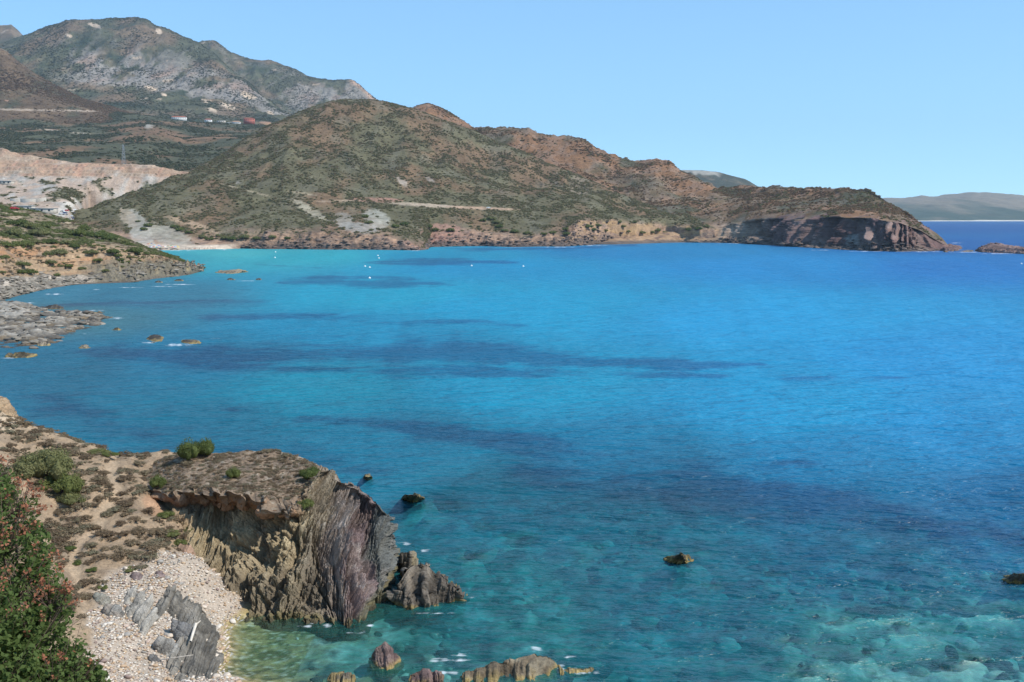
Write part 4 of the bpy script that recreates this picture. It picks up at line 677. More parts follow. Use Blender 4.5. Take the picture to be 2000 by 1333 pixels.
rock("sea_rock", wl([(708, 936), (718, 939), (730, 937), (724, 932), (712, 932)], -.05), [P(714, 932, 99), P(724, 932.5, 99)], 330, OC, "tiny ochre rock tip breaking the surface behind the cliff", amp=.2, p=.6)
rock("sea_rock", wl([(284, 664), (296, 671), (315, 669), (322, 662), (312, 655), (292, 656)], -.1), [P(292, 657, 225), P(303, 653.5, 226), P(312, 658, 225)], 331, ((.05, .046, .04), (.08, .07, .06)), "black rock hump in the bay with foam on its right", amp=.45, ws=(2.2, .9, .4), p=.6)
rock("sea_rock", wl([(352, 670), (366, 674), (392, 673), (394, 668), (370, 664), (354, 665)], -.1), [P(360, 664.5, 218), P(372, 663.5, 218.5), P(388, 668, 217)], 332, ((.07, .06, .05), (.14, .11, .07)), "low black rock behind the white foam patch in the bay", amp=.3, ws=(2, .9, .4), p=.6)
rock("sea_rock", wl([(420, 534), (450, 536), (488, 532), (470, 528), (430, 529)], -.1), [P(430, 529, 492), P(480, 529.5, 490)], 333, ((.2, .16, .11), (.26, .21, .15)), "long flat tan ledge off the rocky point", amp=.8, ws=(3, 1.2, .5), p=.6)
for q, (a, b, w_, lb) in enumerate([(375, 524, 10, "brown jetty-like rock at the very end of the rocky point"), (505, 547, 7, "lone dark rock speck far off the rocky point"), (450, 547, 9, "low dark rock between the rocky point and the bay"), (350, 549, 10, "dark rock off the foot of the rocky point"), (310, 552, 9, "dark wet rock nearest the foam below the rocky point"), (42, 697, 30, "low ochre rock left of the bay nearest the cove ridge"), (165, 680, 14, "tan rock awash off the pale rock shelf"), (85, 675, 14, "brown rock awash at the front of the pale rock shelf"), (180, 628, 18, "dark rock at the outer end of the pale rock shelf"), (228, 645, 10, "small ochre rock awash off the outer end of the shelf"), (105, 603, 24, "dark ridge of rock along the back of the pale shelf")]):
    x0, y0, _ = W(a, b); k = abs(W(a + w_, b)[0] - x0)
    ring = [(x0 + k * math.cos(t) * (1 + .2 * math.sin(3 * t + q)), y0 + k * .8 * math.sin(t), -.15) for t in np.linspace(0, 2 * math.pi, 10, endpoint=False)]
    hh = .25 * k + .35
    rock("sea_rock", ring, [(x0 - k * .4, y0, hh * .8), (x0 + k * .2, y0, hh)], 340 + q, (OC if 'ochre' in lb else ((.17, .14, .10), (.23, .19, .14)) if ('tan' in lb or 'brown' in lb) else ((.06, .054, .046), (.1, .085, .07))), lb, amp=.25 * k, ws=(k * .5, k * .2, k * .1), p=.6, nt=120, rows=26)
# islet and tip rocks of the headland
HR = ((.15, .095, .085), (.22, .15, .13))
rock("islet", wl([(1905, 491), (1915, 495), (1960, 496.5), (2010, 498), (2080, 497), (2080, 490), (2000, 488), (1930, 487.5)], -.3), [P(1916, 482, 815), P(1936, 477, 818), P(1952, 479, 818), P(1968, 482.5, 815), P(1985, 486, 812), P(2050, 491, 810)], 360, HR, "purple rock islet off the end of the headland at the right edge", dipv=.5, amp=5, ws=(9, 4, 1.6), p=.6, mat=M_hill)
rock("headland_rock", wl([(1836, 491), (1848, 494), (1872, 491), (1879, 486), (1860, 483), (1842, 485)], -.3), [P(1842, 480, 845), P(1853, 476, 850), P(1866, 481, 850)], 361, HR, "small purple rock pile at the tip of the headland", dipv=.5, amp=3, ws=(6, 2.6, 1), p=.6, mat=M_hill)
rock("headland_rock", wl([(1872, 491), (1885, 493.5), (1905, 493), (1900, 490), (1880, 489.5)], -.2), [P(1880, 490, 800), P(1896, 490.5, 800)], 362, HR, "flat rocks awash between the headland tip and the islet", amp=1.2, ws=(5, 2, 1), p=.6, mat=M_hill)
# grey ledge, boulders and driftwood on the cobbles
def onland(pts): return [(lambda g: (g[0], g[1], g[2] - .12))(ghit(a, b)) for a, b in pts]
def up_(p_, h): return (p_[0], p_[1], p_[2] + h)
rock("rock_ledge", onland([(306, 1170), (316, 1230), (320, 1290), (345, 1331), (425, 1331), (432, 1290), (430, 1240), (412, 1205), (385, 1180), (350, 1150), (325, 1140)]), [up_(ghit(335, 1170), .4), up_(ghit(375, 1215), .55), up_(ghit(385, 1265), .55), up_(ghit(380, 1310), .45)], 370, ((.205, .185, .155), (.15, .138, .118)), "long dark grey strata ledge running down the cobble beach to the water", dipv=.4, amp=.7, p=.5, nt=360, algae=False, rows=56)
rock("rock_ledge", onland([(240, 1150), (250, 1215), (285, 1245), (305, 1220), (300, 1165), (275, 1130)]), [up_(ghit(268, 1170), .28), up_(ghit(285, 1215), .3)], 371, ((.28, .255, .215), (.33, .30, .255)), "flat pale grey ledge showing through the cobbles beside the slope", dipv=.4, amp=.4, p=.4, algae=False)
for q, (a, b, w_, h_, cl, lb) in enumerate([(328, 1268, 27, .85, ((.25, .235, .21), (.31, .29, .255)), "rounded light grey boulder on the cobble beach below the slab"), (362, 1245, 28, 1.15, ((.21, .205, .195), (.16, .155, .15)), "big tilted dark grey slab leaning behind the rounded boulder"), (222, 1192, 24, .55, ((.2, .19, .17), (.27, .235, .2)), "dark grey slab half buried at the foot of the path"), (200, 1172, 20, .6, ((.2, .2, .17), (.24, .22, .18)), "green-grey rock beside the slab at the foot of the path"), (268, 1122, 17, .32, ((.24, .185, .17), (.29, .23, .2)), "flat purple-grey stone at the top of the cobbles"), (312, 1120, 10, .25, ((.2, .15, .14), (.25, .2, .18)), "small dark red stone at the top of the cobbles"), (364, 1073, 22, .6, ((.34, .22, .15), (.38, .27, .19)), "orange-brown fallen block under the green bank of the cave"), (300, 1285, 14, .3, ((.14, .135, .13), (.19, .18, .17)), "small dark stone left of the rounded grey boulder"), (262, 1172, 10, .22, ((.38, .30, .21), (.42, .34, .25)), "small tan block beside the half buried slab"), (240, 1128, 9, .2, ((.3, .26, .2), (.35, .3, .24)), "small flat tan stone where soil meets cobbles")]):
    g = ghit(a, b + w_ * .3); k = w_ / F * math.hypot(g[1], 20); rr = random.Random(q)
    ring = [(g[0] + k * math.cos(t) * rr.uniform(.8, 1.1), g[1] + k * .75 * math.sin(t) * rr.uniform(.8, 1.1), gh(g[0] + k * math.cos(t), g[1] + k * .75 * math.sin(t)) - .1) for t in np.linspace(0, 2 * math.pi, 9, endpoint=False)]
    lean = .35 * k if 'tilted' in lb else 0
    rock("boulder", ring, [(g[0] - .5 * k - lean, g[1], g[2] + h_), (g[0] + .3 * k, g[1] + .1, g[2] + h_ * .75)], 380 + q, cl, lb, amp=.28 * k, ws=(k * .7, k * .3, k * .12), p=.42, algae=False, nt=130, rows=30, dipv=.7)
rock("rock_outcrop", [(lambda g: (g[0], g[1], g[2] - .4))(P(a, b, y)) for a, b, y in [(-60, 812, 84), (0, 818, 84), (30, 822, 84.5), (40, 815, 86), (20, 800, 88), (-60, 790, 89)]], [P(-50, 768, 86), P(-10, 772, 86), P(10, 779, 86), P(26, 795, 86)], 395, ((.36, .255, .155), (.30, .21, .13)), "layered tan rock outcrop on the ridge at the left edge", dipv=1.35, amp=.5, p=.45, algae=False)
# cobbles: 300 largest are pieces of the beach, the rest one mass
def ico(sub, seed, rough):
    import bmesh
    bm = bmesh.new(); bmesh.ops.create_icosphere(bm, subdivisions=sub, radius=1); V = np.array([v.co[:] for v in bm.verts]); Fc = np.array([[v.index for v in f.verts] for f in bm.faces]); bm.free()
    r = np.random.RandomState(seed); V = V * (1 + rough * n3(V[:, 0] * 1.4 + seed, V[:, 1] * 1.4, V[:, 2] * 1.4, seed))[:, None]; V = V * np.array((1, r.uniform(.6, .95), r.uniform(.4, .7)))
    return V, Fc
m, nt, b = new_mat("cobble_stone"); oi = N(nt, "ShaderNodeObjectInfo"); cr_ = N(nt, "ShaderNodeValToRGB"); cr_.color_ramp.interpolation = 'CONSTANT'; e = cr_.color_ramp.elements
pal = [(.57, .48, .385), (.43, .30, .19), (.60, .54, .46), (.31, .285, .25), (.47, .36, .285), (.50, .37, .24), (.26, .19, .16)]
e[0].color = (*pal[0], 1); e[1].color = (*pal[1], 1); e[1].position = .22
for i, p_ in zip((.38, .6, .7, .82, .93), pal[2:]): x = e.new(i); x.color = (*p_, 1)
nt.links.new(oi.outputs["Random"], cr_.inputs[0]); nt.links.new(scale_col(nt, cr_.outputs[0], ramp(nt, noise_val(nt, 2.5), .8, 1.2)), b.inputs["Base Color"]); b.inputs["Roughness"].default_value = .85
M_cob = m; cob = []
for q in range(5):
    V, Fc = ico(2, 400 + q, .22); me = raw_mesh("cobble", V, Fc, 3); smooth(me); me.materials.append(M_cob); cob.append(me)
rs = np.random.RandomState(5); jj, ii = np.where(bm & (gpy < 1345) & (gpx > 120) & (GH > .05)); 
for q in range(300):
    k = rs.randint(len(jj)); x, y = GX[jj[k], ii[k]], GY[jj[k], ii[k]]; sz_ = .10 + .16 * rs.rand()**2.2
    o = link("cobble", cob[q % 5], parent=BEACH); o.location = (x, y, GH[jj[k], ii[k]] + sz_ * .3); o.scale = (sz_,) * 3; o.rotation_euler = (rs.uniform(-.3, .3), rs.uniform(-.3, .3), rs.uniform(0, 6.28))
V1, F1 = ico(1, 410, .25); k = rs.randint(len(jj), size=9000); x = GX[jj[k], ii[k]] + rs.uniform(-.07, .07, 9000); y = GY[jj[k], ii[k]] + rs.uniform(-.07, .07, 9000); z = GH[jj[k], ii[k]]
sz_ = .035 + .075 * rs.rand(9000)**2; th = rs.uniform(0, 6.28, 9000); a0 = V1[None, :, 0] * np.cos(th)[:, None] - V1[None, :, 1] * np.sin(th)[:, None]; a1 = V1[None, :, 0] * np.sin(th)[:, None] + V1[None, :, 1] * np.cos(th)[:, None]
VV = np.stack([x[:, None] + a0 * sz_[:, None], y[:, None] + a1 * sz_[:, None], z[:, None] + sz_[:, None] * .25 + V1[None, :, 2] * sz_[:, None]], -1).reshape(-1, 3); FF = (F1[None] + (np.arange(9000) * len(V1))[:, None, None]).reshape(-1, 3)
pc = np.array(pal)[rs.choice(7, 9000, p=[.24, .16, .22, .1, .12, .1, .06])]; me = raw_mesh("pebbles", VV, FF, 3); setcol(me, np.repeat(pc, len(V1), 0)); smooth(me)
link("pebbles", me, mat_vcol("pebble_stone", 2, 9, .85, 1.15, .2), kind="stuff", label="pale and tan pebbles between the larger cobbles of the beach", cat="pebbles")

# boulders on the sea floor
nb = 1700; rs = np.random.RandomState(77); V1, F1 = ico(2, 430, .35); bx0 = rs.uniform(-14, 60, nb * 3); by0 = rs.uniform(52, 112, nb * 3); ok = np.where((bil(BH, -13.2, BDX, -10, BDY, bx0, by0) < -.5) & (fbm(bx0 / 9, by0 / 12, 3, 431) > -.12))[0][:nb]; bx0 = bx0[ok]; by0 = by0[ok]; nb = len(ok)
bz0 = bil(BH, -13.2, BDX, -10, BDY, bx0, by0); sb = .12 + .75 * rs.rand(nb)**3; sb = np.minimum(sb, -bz0 * .8); th = rs.uniform(0, 6.28, nb); st_ = rs.uniform(.7, 1.5, nb)
a0 = (V1[None, :, 0] * np.cos(th)[:, None] - V1[None, :, 1] * np.sin(th)[:, None]) * st_[:, None]; a1 = V1[None, :, 0] * np.sin(th)[:, None] + V1[None, :, 1] * np.cos(th)[:, None]
VV = np.stack([bx0[:, None] + a0 * sb[:, None], by0[:, None] + a1 * sb[:, None], bz0[:, None] + V1[None, :, 2] * sb[:, None]], -1).reshape(-1, 3); FF = (F1[None] + (np.arange(nb) * len(V1))[:, None, None]).reshape(-1, 3)
pc = np.array([(.46, .45, .36), (.24, .23, .17), (.06, .07, .06), (.36, .33, .24)])[rs.choice(4, nb, p=[.3, .25, .3, .15])]; me = raw_mesh("sunken_boulders", VV, FF, 3); setcol(me, np.repeat(pc, len(V1), 0)); smooth(me)
link("sunken_boulders", me, M_bed, kind="stuff", label="pale and dark boulders strewn over the clear shallow sea floor", cat="boulders")
# ------------------------------------------------------------------ vegetation
def shrub_parts(seed, n, leaf, nl=7, flat=.75, core=1, corek=.8, spread=.55, asp=1.7):
    """leafy dome of unit radius: returns leaf mesh data (quads) and a core of lobes (tris)"""
    r = np.random.RandomState(seed); lob = []
    for i in range(nl):
        a = r.uniform(0, 6.28); q = spread * math.sqrt(r.rand()); rad = r.uniform(.34, .55) * (1.1 - .5 * q); lob.append((q * math.cos(a), q * math.sin(a), rad * .6 + r.uniform(.0, .35) * flat * (1 - q), rad))
    lob = np.array(lob); V = []; Fc = []; k = r.randint(nl, size=n); d = r.normal(size=(n, 3)); d[:, 2] = np.abs(d[:, 2]) * .9 + d[:, 2] * .35; d /= np.linalg.norm(d, axis=1)[:, None]
    p = lob[k, :3] + d * (lob[k, 3] * r.uniform(.78, 1.12, n))[:, None]; p[:, 2] = np.maximum(p[:, 2], .02)
    nr = d + r.normal(size=(n, 3)) * .55; nr /= np.linalg.norm(nr, axis=1)[:, None]; u = np.cross(nr, r.normal(size=(n, 3))); u /= np.maximum(np.linalg.norm(u, axis=1), 1e-6)[:, None]; v = np.cross(nr, u)
    s = leaf * r.uniform(.6, 1.3, n)[:, None]; Q = np.stack([p - u * s * asp * .5, p + v * s * .5, p + u * s * asp * .5, p - v * s * .5], 1)
    LV = Q.reshape(-1, 3); LF = np.arange(4 * n).reshape(-1, 4); CV = []; CF = []; o = 0
    for i in range(nl):
        A, B_ = ico(core, seed * 7 + i, .3); A = A / np.array((1, 1, 1)) * lob[i, 3] * corek; A[:, 2] *= 1.5; A = A + lob[i, :3]; A[:, 2] = np.maximum(A[:, 2], -.15); CV.append(A); CF.append(B_ + o); o += len(A)
    return LV, LF, np.concatenate(CV), np.concatenate(CF)
def poly_mesh(name, parts, mats):
    """parts: list of (V, F, material index)"""
    me = bpy.data.meshes.new(name); V = []; sizes = []; loops = []; mi = []; o = 0
    for v, f, m_ in parts:
        V.append(v); loops.append((f + o).ravel()); sizes.append(np.full(len(f), f.shape[1])); mi.append(np.full(len(f), m_)); o += len(v)
    V = np.concatenate(V).astype(np.float32); loops = np.concatenate(loops).astype(np.int32); sizes = np.concatenate(sizes).astype(np.int32); mi = np.concatenate(mi).astype(np.int32)
    me.vertices.add(len(V)); me.vertices.foreach_set("co", V.ravel()); me.loops.add(len(loops)); me.loops.foreach_set("vertex_index", loops); me.polygons.add(len(sizes))
    me.polygons.foreach_set("loop_start", (np.cumsum(sizes) - sizes).astype(np.int32)); me.polygons.foreach_set("loop_total", sizes); me.polygons.foreach_set("material_index", mi)
    for m_ in mats: me.materials.append(m_)
    me.update(calc_edges=True); return me
PROTO = {}
def protos(key, cnt, mat, **kw):
    c_ = bpy.data.collections.new("shrub_shapes_" + key)
    for q in range(cnt):
        a, b_, c1, c2 = shrub_parts(500 + q * 3 + len(PROTO) * 31, **kw); me = poly_mesh("shrub_shape", [(a, b_, 0), (c1, c2, 0)], [mat]); o = bpy.data.objects.new("shrub_shape", me); c_.objects.link(o)
    PROTO[key] = (c_, cnt); return c_
protos("far", 5, M_macchia, n=60, leaf=.26, nl=5, core=1); protos("mid", 4, M_shrub, n=420, leaf=.13, nl=8, core=1)
M_tree = mat_leaf("valley_trees", (.07, .085, .042), (.105, .112, .055), (.15, .13, .08), .3); protos("tree", 4, M_tree, n=70, leaf=.26, nl=5, core=1, flat=1.1)
M_heath = mat_leaf("heath", (.17, .11, .06), (.22, .13, .068), (.17, .14, .08), .3); protos("heath", 4, M_heath, n=60, leaf=.26, nl=5, core=1)
protos("dry", 6, M_dry, n=380, leaf=.13, nl=13, core=1, corek=.55, spread=.95)
def gn_scatter(name, key, pts, scl, label, cat):
    c_, cnt = PROTO[key]; pts = np.asarray(pts, np.float32); n = len(pts); me = bpy.data.meshes.new(name); me.vertices.add(n); me.vertices.foreach_set("co", pts.ravel())
    rs = np.random.RandomState(n); setf(me, rs.uniform(0, 6.28, n), "rotz"); setf(me, scl, "size"); setf(me, rs.uniform(.38, .7, n), "squash")
    a = me.attributes.new("idx", 'INT', 'POINT'); a.data.foreach_set("value", rs.randint(0, cnt, n).astype(np.int32))
    o = link(name, me, kind="stuff", label=label, cat=cat)
    ng = bpy.data.node_groups.new("scatter_" + name, 'GeometryNodeTree'); ng.interface.new_socket("Geometry", in_out='INPUT', socket_type='NodeSocketGeometry'); ng.interface.new_socket("Geometry", in_out='OUTPUT', socket_type='NodeSocketGeometry')
    gi = ng.nodes.new("NodeGroupInput"); go = ng.nodes.new("NodeGroupOutput"); ip = ng.nodes.new("GeometryNodeInstanceOnPoints"); ci = ng.nodes.new("GeometryNodeCollectionInfo")
    ci.inputs["Collection"].default_value = c_; ci.inputs["Separate Children"].default_value = True; ci.inputs["Reset Children"].default_value = True
    def att(nm, ty):
        q = ng.nodes.new("GeometryNodeInputNamedAttribute"); q.data_type = ty; q.inputs["Name"].default_value = nm; return q.outputs["Attribute"]
    cx = ng.nodes.new("ShaderNodeCombineXYZ"); ng.links.new(att("rotz", 'FLOAT'), cx.inputs[2]); sx_ = ng.nodes.new("ShaderNodeCombineXYZ"); sz1 = att("size", 'FLOAT'); ml = ng.nodes.new("ShaderNodeMath"); ml.operation = 'MULTIPLY'
    ng.links.new(sz1, ml.inputs[0]); ng.links.new(att("squash", 'FLOAT'), ml.inputs[1]); ng.links.new(sz1, sx_.inputs[0]); ng.links.new(sz1, sx_.inputs[1]); ng.links.new(ml.outputs[0], sx_.inputs[2])
    ng.links.new(gi.outputs[0], ip.inputs["Points"]); ng.links.new(ci.outputs[0], ip.inputs["Instance"]); ip.inputs["Pick Instance"].default_value = True; ng.links.new(att("idx", 'INT'), ip.inputs["Instance Index"]); ng.links.new(cx.outputs[0], ip.inputs["Rotation"]); ng.links.new(sx_.outputs[0], ip.inputs["Scale"]); ng.links.new(ip.outputs[0], go.inputs[0])
    md_ = o.modifiers.new("scatter", 'NODES'); md_.node_group = ng; return o
def pick(L, n, prob, seed, pw=1.0):
    r = np.random.RandomState(seed); G = L.G; du = np.linalg.norm(np.diff(G[:-1, :, :2], axis=1), axis=-1); dv = np.linalg.norm(np.diff(G[:, :-1, :2], axis=0), axis=-1); w = (du * dv)**pw * prob[:-1, :-1]; w = w * ((L.px > -40) & (L.px < 2040))[:-1, :-1]
    k = r.choice(w.size, n, p=(w / w.sum()).ravel()); j, i = np.unravel_index(k, w.shape); a = r.rand(n, 1); b_ = r.rand(n, 1)
    return (G[j, i] * (1 - a) + G[j, i + 1] * a) * (1 - b_) + (G[j + 1, i] * (1 - a) + G[j + 1, i + 1] * a) * b_, r
L = HILL; vis = sst(1.35, 1.6, L.t) * (L.t < 6.15); pr = vis * (1 - .93 * L.bare) * (.12 + 1.1 * sst(-.12, .2, fbm(L.X / 22, L.Y / 34, 5, 600)) + .5 * sst(.0, .3, -ridged(L.X / 75, L.Y / 220, 4, 122))); lum = L.c.mean(-1); pr = pr * sst(.24, .17, lum)
p_, r = pick(L, 62000, pr, 1, .85); gn_scatter("hillside_macchia", "far", p_ - [0, 0, .25], .7 + 2.0 * r.rand(len(p_))**3, "low green and grey macchia scrub covering the long hill above the bay", "scrub")
p_, r = pick(L, 9000, pr * sst(3.6, 5, L.t), 2); gn_scatter("hilltop_heath", "heath", p_ - [0, 0, .2], .8 + 1.3 * r.rand(len(p_))**2, "brownish heath among the scrub on the upper long hill", "scrub")
L = HEAD; pr = sst(2., 2.4, L.t + .2 * fbm(L.X / 20, L.Y / 20, 3, 602)) * (L.t < 5.1) * (.12 + sst(-.1, .3, fbm(L.X / 40, L.Y / 60, 4, 603))) * sst(1850, 1780, L.px)
p_, r = pick(L, 22000, pr, 3, .8); gn_scatter("headland_heath", "heath", p_ - [0, 0, .2], .9 + 1.6 * r.rand(len(p_))**2, "brown heath covering the headland and the hills behind it", "scrub")
p_, r = pick(L, 5000, pr * (.1 + sst(.0, .35, fbm(L.X / 60, L.Y / 80, 3, 604))), 4, .8); gn_scatter("headland_macchia", "far", p_ - [0, 0, .2], 1 + 1.8 * r.rand(len(p_))**2, "green scrub in the hollows of the headland", "scrub")
L = VALLEY; pr = (L.t > .6) * (L.t < 4.2) * (.06 + sst(-.1, .2, fbm(L.X / 90, L.Y / 120, 4, 605) - .3 * np.exp(-((L.px - 290) / 60)**2 - ((L.py - 262) / 22)**2))); p_, r = pick(L, 26000, pr, 5, .9)
gn_scatter("valley_wood", "tree", p_ - [0, 0, .4], 1.5 + 2.8 * r.rand(len(p_))**2, "dark green trees and bushes of the wooded valley slopes", "wood")
L = QUARRY; p_, r = pick(L, 1500, .002 + L.green * (L.py > 300), 6); gn_scatter("quarry_scrub", "far", p_ - [0, 0, .2], 1 + 1.8 * r.rand(len(p_))**2, "scrub on the slopes below the pink quarry terraces", "scrub")
for key, sd, n in (("massif_a", 7, 30000), ("massif_b", 8, 18000), ("spur", 9, 12000)):
    L = LAYERS[key]; top_ = L.t.max(); pr = (L.t < top_ - 1) * (.1 + sst(-.15, .25, fbm(L.X / 170, L.Y / 170, 4, 610 + sd))); p_, r = pick(L, n, pr, sd, .8)
    nm = {"massif_a": "mountain_scrub", "massif_b": "rocky_mountain_scrub", "spur": "spur_scrub"}[key]
    gn_scatter(nm, "tree" if key != "spur" else "heath", p_ - [0, 0, .5], 1.5 + 3 * r.rand(len(p_))**2.5, {"massif_a": "dark scrub on the high mountain at the left", "massif_b": "dark scrub on the rocky mountain behind the village", "spur": "brown scrub on the spur at the left edge"}[key], "scrub")
L = COAST; pr = (.03 + sst(.05, .3, fbm(L.X / 16, L.Y / 26, 4, 146))) * sst(2.1, 3.1, L.t) * (L.t < 5.2); p_, r = pick(L, 5200, pr, 10); gn_scatter("coast_scrub", "mid", p_ - [0, 0, .15], .5 + 1.1 * r.rand(len(p_))**2, "green scrub carpet on top of the ochre coast", "scrub")
L = COAST; pr = sst(1.9, 2.3, L.t) * (L.t < 5.2) * (.2 + sst(-.1, .2, fbm(L.X / 9, L.Y / 12, 4, 147))); p_, r = pick(L, 4200, pr, 11); gn_scatter("coast_dry_scrub", "dry", p_ - [0, 0, .1], .35 + .8 * r.rand(len(p_))**2.5, "dry olive scrub over the ochre slopes of the near coast", "scrub")
def rock_shapes(key, cols, n=4):
    c_ = bpy.data.collections.new("rock_shapes_" + key); mt = mat_leaf("loose_rock_" + key, *cols, 0.0, .8)
    for q in range(n):
        A, B_ = ico(2, 950 + q + len(key), .5); A = A * np.array((1, 1, 1.2)); me = raw_mesh("rock_shape", A, B_, 3); me.materials.append(mt); c_.objects.link(bpy.data.objects.new("rock_shape", me))
    PROTO[key] = (c_, n)
rock_shapes("pale_rock", ((.11, .09, .07), (.2, .17, .13), (.31, .265, .21))); rock_shapes("dark_rock", ((.07, .055, .047), (.13, .095, .075), (.22, .15, .11)))
L = SHELF; p_, r = pick(L, 900, (L.Z > .05) * (.15 + sst(-.1, .2, fbm(L.X / 5, L.Y / 9, 3, 960))), 21); gn_scatter("shelf_rubble", "pale_rock", p_, .25 + 1.1 * r.rand(len(p_))**3, "broken rock rubble strewn over the pale rock shelf", "rubble")
L = COAST; p_, r = pick(L, 1500, (L.Z > .05) * sst(2.3, 1.8, L.t) * sst(.9, 1.05, L.t) * (.1 + sst(-.1, .2, fbm(L.X / 6, L.Y / 9, 3, 961))), 22); gn_scatter("coast_rubble", "pale_rock", p_, .25 + 1.2 * r.rand(len(p_))**3, "broken rock along the foot of the ochre coast", "rubble")
L = HILL; p_, r = pick(L, 1800, (L.px > 470) * sst(2.0, 1.2, L.t) * (L.t > .98), 23); gn_scatter("bay_shore_rubble", "dark_rock", p_, .5 + 2.2 * r.rand(len(p_))**3, "dark tumbled rocks along the far shore of the bay", "rubble")
L = HEAD; p_, r = pick(L, 700, (L.px > 1330) * sst(1.35, 1.05, L.t) * (L.t > .98), 24); gn_scatter("headland_rubble", "dark_rock", p_, .6 + 2.6 * r.rand(len(p_))**3, "dark tumbled rocks at the foot of the headland cliff", "rubble")
# dry stubble of the near slope
jj2, ii2 = np.where((~bm) & (GY > 58) & (GY < 88) & (GH > 2.2) & (gpx > -20) & (gpx < 400) & (pathm < .3) & (fbm(GX / 3, GY / 3, 3, 620) > -.12)); k = np.random.RandomState(3).randint(len(jj2), size=2600)
gn_scatter("dry_stubble", "dry", np.stack([GX[jj2[k], ii2[k]], GY[jj2[k], ii2[k]], GH[jj2[k], ii2[k]] - .02], -1), .07 + .5 * np.random.RandomState(4).rand(2600)**3.5, "low dry stubble scattered over the sandy near slope", "grass")
tp = (PROM.px > 295) & (PROM.px < 615) & (PROM.py < 975) & (np.arange(len(PROM.px))[:, None] > 168); jt, it = np.where(tp); k = np.random.RandomState(6).randint(len(jt), size=2600)
gn_scatter("cliff_top_stubble", "dry", PROM.G[jt[k], it[k]] - [0, 0, .03], .07 + .2 * np.random.RandomState(7).rand(2600)**2.5, "dry brown stubble on the flat cliff top", "grass")
# single shrubs: thing > foliage, stem
def leafy(name, seed, n, leaf, matl, **kw):
    a, b_, c1, c2 = shrub_parts(seed, n=n, leaf=leaf, **kw); return poly_mesh(name, [(a, b_, 0), (c1, c2, 0)], [matl])
def stem_mesh():
    V = []; Fc = []; r = random.Random(4)
    for q in range(5):
        a = q * 1.26; o = len(V)
        for z, rad, k in ((-.12, .05, 0), (.3, .03, .25)):
            for j in range(5): V.append((k * math.cos(a) + rad * math.cos(j * 1.257), k * math.sin(a) + rad * math.sin(j * 1.257), z))
        Fc += [(o + j, o + (j + 1) % 5, o + 5 + (j + 1) % 5, o + 5 + j) for j in range(5)]
    return raw_mesh("stem", V, Fc, 4)
STEM = stem_mesh(); STEM.materials.append(M_twig)
SHAPES = {"near": [leafy("foliage", 700 + q, 4200, .045, M_shrub, nl=18, core=2, corek=.75, spread=.8) for q in range(3)], "coast": [leafy("foliage", 710 + q, 1300, .085, M_shrub, nl=16, core=1, corek=.72, spread=.85) for q in range(4)], "dry": [leafy("foliage", 720 + q, 1300, .06, M_dry, nl=13, core=1, corek=.6, spread=.9) for q in range(4)]}
def shrub(name, kind, loc, size, label, group, q=0, squash=.9, wide=1.0, tilt=0):
    e = link(name, None, label=label, cat="shrub", group=group, loc=(loc[0], loc[1], loc[2] - .03)); e.empty_display_size = .2; e.scale = (size * wide, size, size * squash); e.rotation_euler = (0, tilt, q * 2.4)
    link("foliage", SHAPES[kind][q % len(SHAPES[kind])], parent=e); link("stem", STEM, parent=e); return e
def psize(w_, Y): return w_ / F * Y
g_near = "green shrubs round the cove"
def hitp(px, py): return hit(PROM, px, py)
for q, (a, b_, w_, on, sq, wd, lb) in enumerate([(383, 890, 36, 'p', 1.35, .95, "rounded yellow-green bush on the crest of the cliff top"), (455, 930, 16, 'p', 1.4, .9, "small round green bush in the middle of the cliff top"), (598, 990, 17, 'p', 1.3, .9, "small green bush on the lip of the tan strata face"), (605, 930, 24, 'p', 1.1, 1.0, "grey-green bush at the top corner of the tan strata"), (308, 950, 19, 'p', 1.5, .9, "dark green bush hanging at the broken soil edge left of the cave"),
                                          (85, 930, 58, 'g', 1.15, 1.1, "large windswept green bush on the slope behind the red-tinged foreground bush"), (118, 962, 46, 'g', 1.15, .9, "lower green arm of the windswept bush on the slope"), (138, 985, 30, 'g', .9, .9, "lowest tail of the windswept green bush on the slope"), (188, 887, 20, 'g', .6, 1.3, "low green bush on the ridge against the water"), (214, 892, 15, 'g', .6, 1.3, "small green bush on the ridge beside the low green one"), (352, 1065, 17, 'g', .7, 1.2, "bright green plant at the foot of the bank under the cave"), (335, 1045, 18, 'g', .7, 1.1, "olive plant on the bank under the cave"), (365, 1040, 16, 'g', .8, 1.0, "olive plant against the cave wall"), (325, 1010, 18, 'g', .8, 1.0, "brown-green tuft high on the bank under the cave"), (350, 1008, 15, 'g', .8, 1.0, "upper olive tuft beside the dark of the cave"), (255, 1113, 15, 'g', .5, 1.2, "low green plant at the edge of the cobbles"), (180, 1115, 12, 'g', .6, 1.1, "green tuft near the lower path"), (138, 1075, 12, 'g', .7, 1.0, "green tuft left of the path bend"), (200, 1150, 12, 'g', .5, 1.2, "small green plant above the half buried slab"), (153, 1102, 13, 'g', .7, 1, "green tuft at the path edge beside the foreground bush")]):
    l_ = hitp(a, b_) if on == 'p' else ghit(a, b_); shrub("green_shrub", "near", l_, psize(w_, l_[1]), lb, g_near, q, sq, wd)
g_dry = "dry tufts on the near slope"; rs = random.Random(12); dl = []
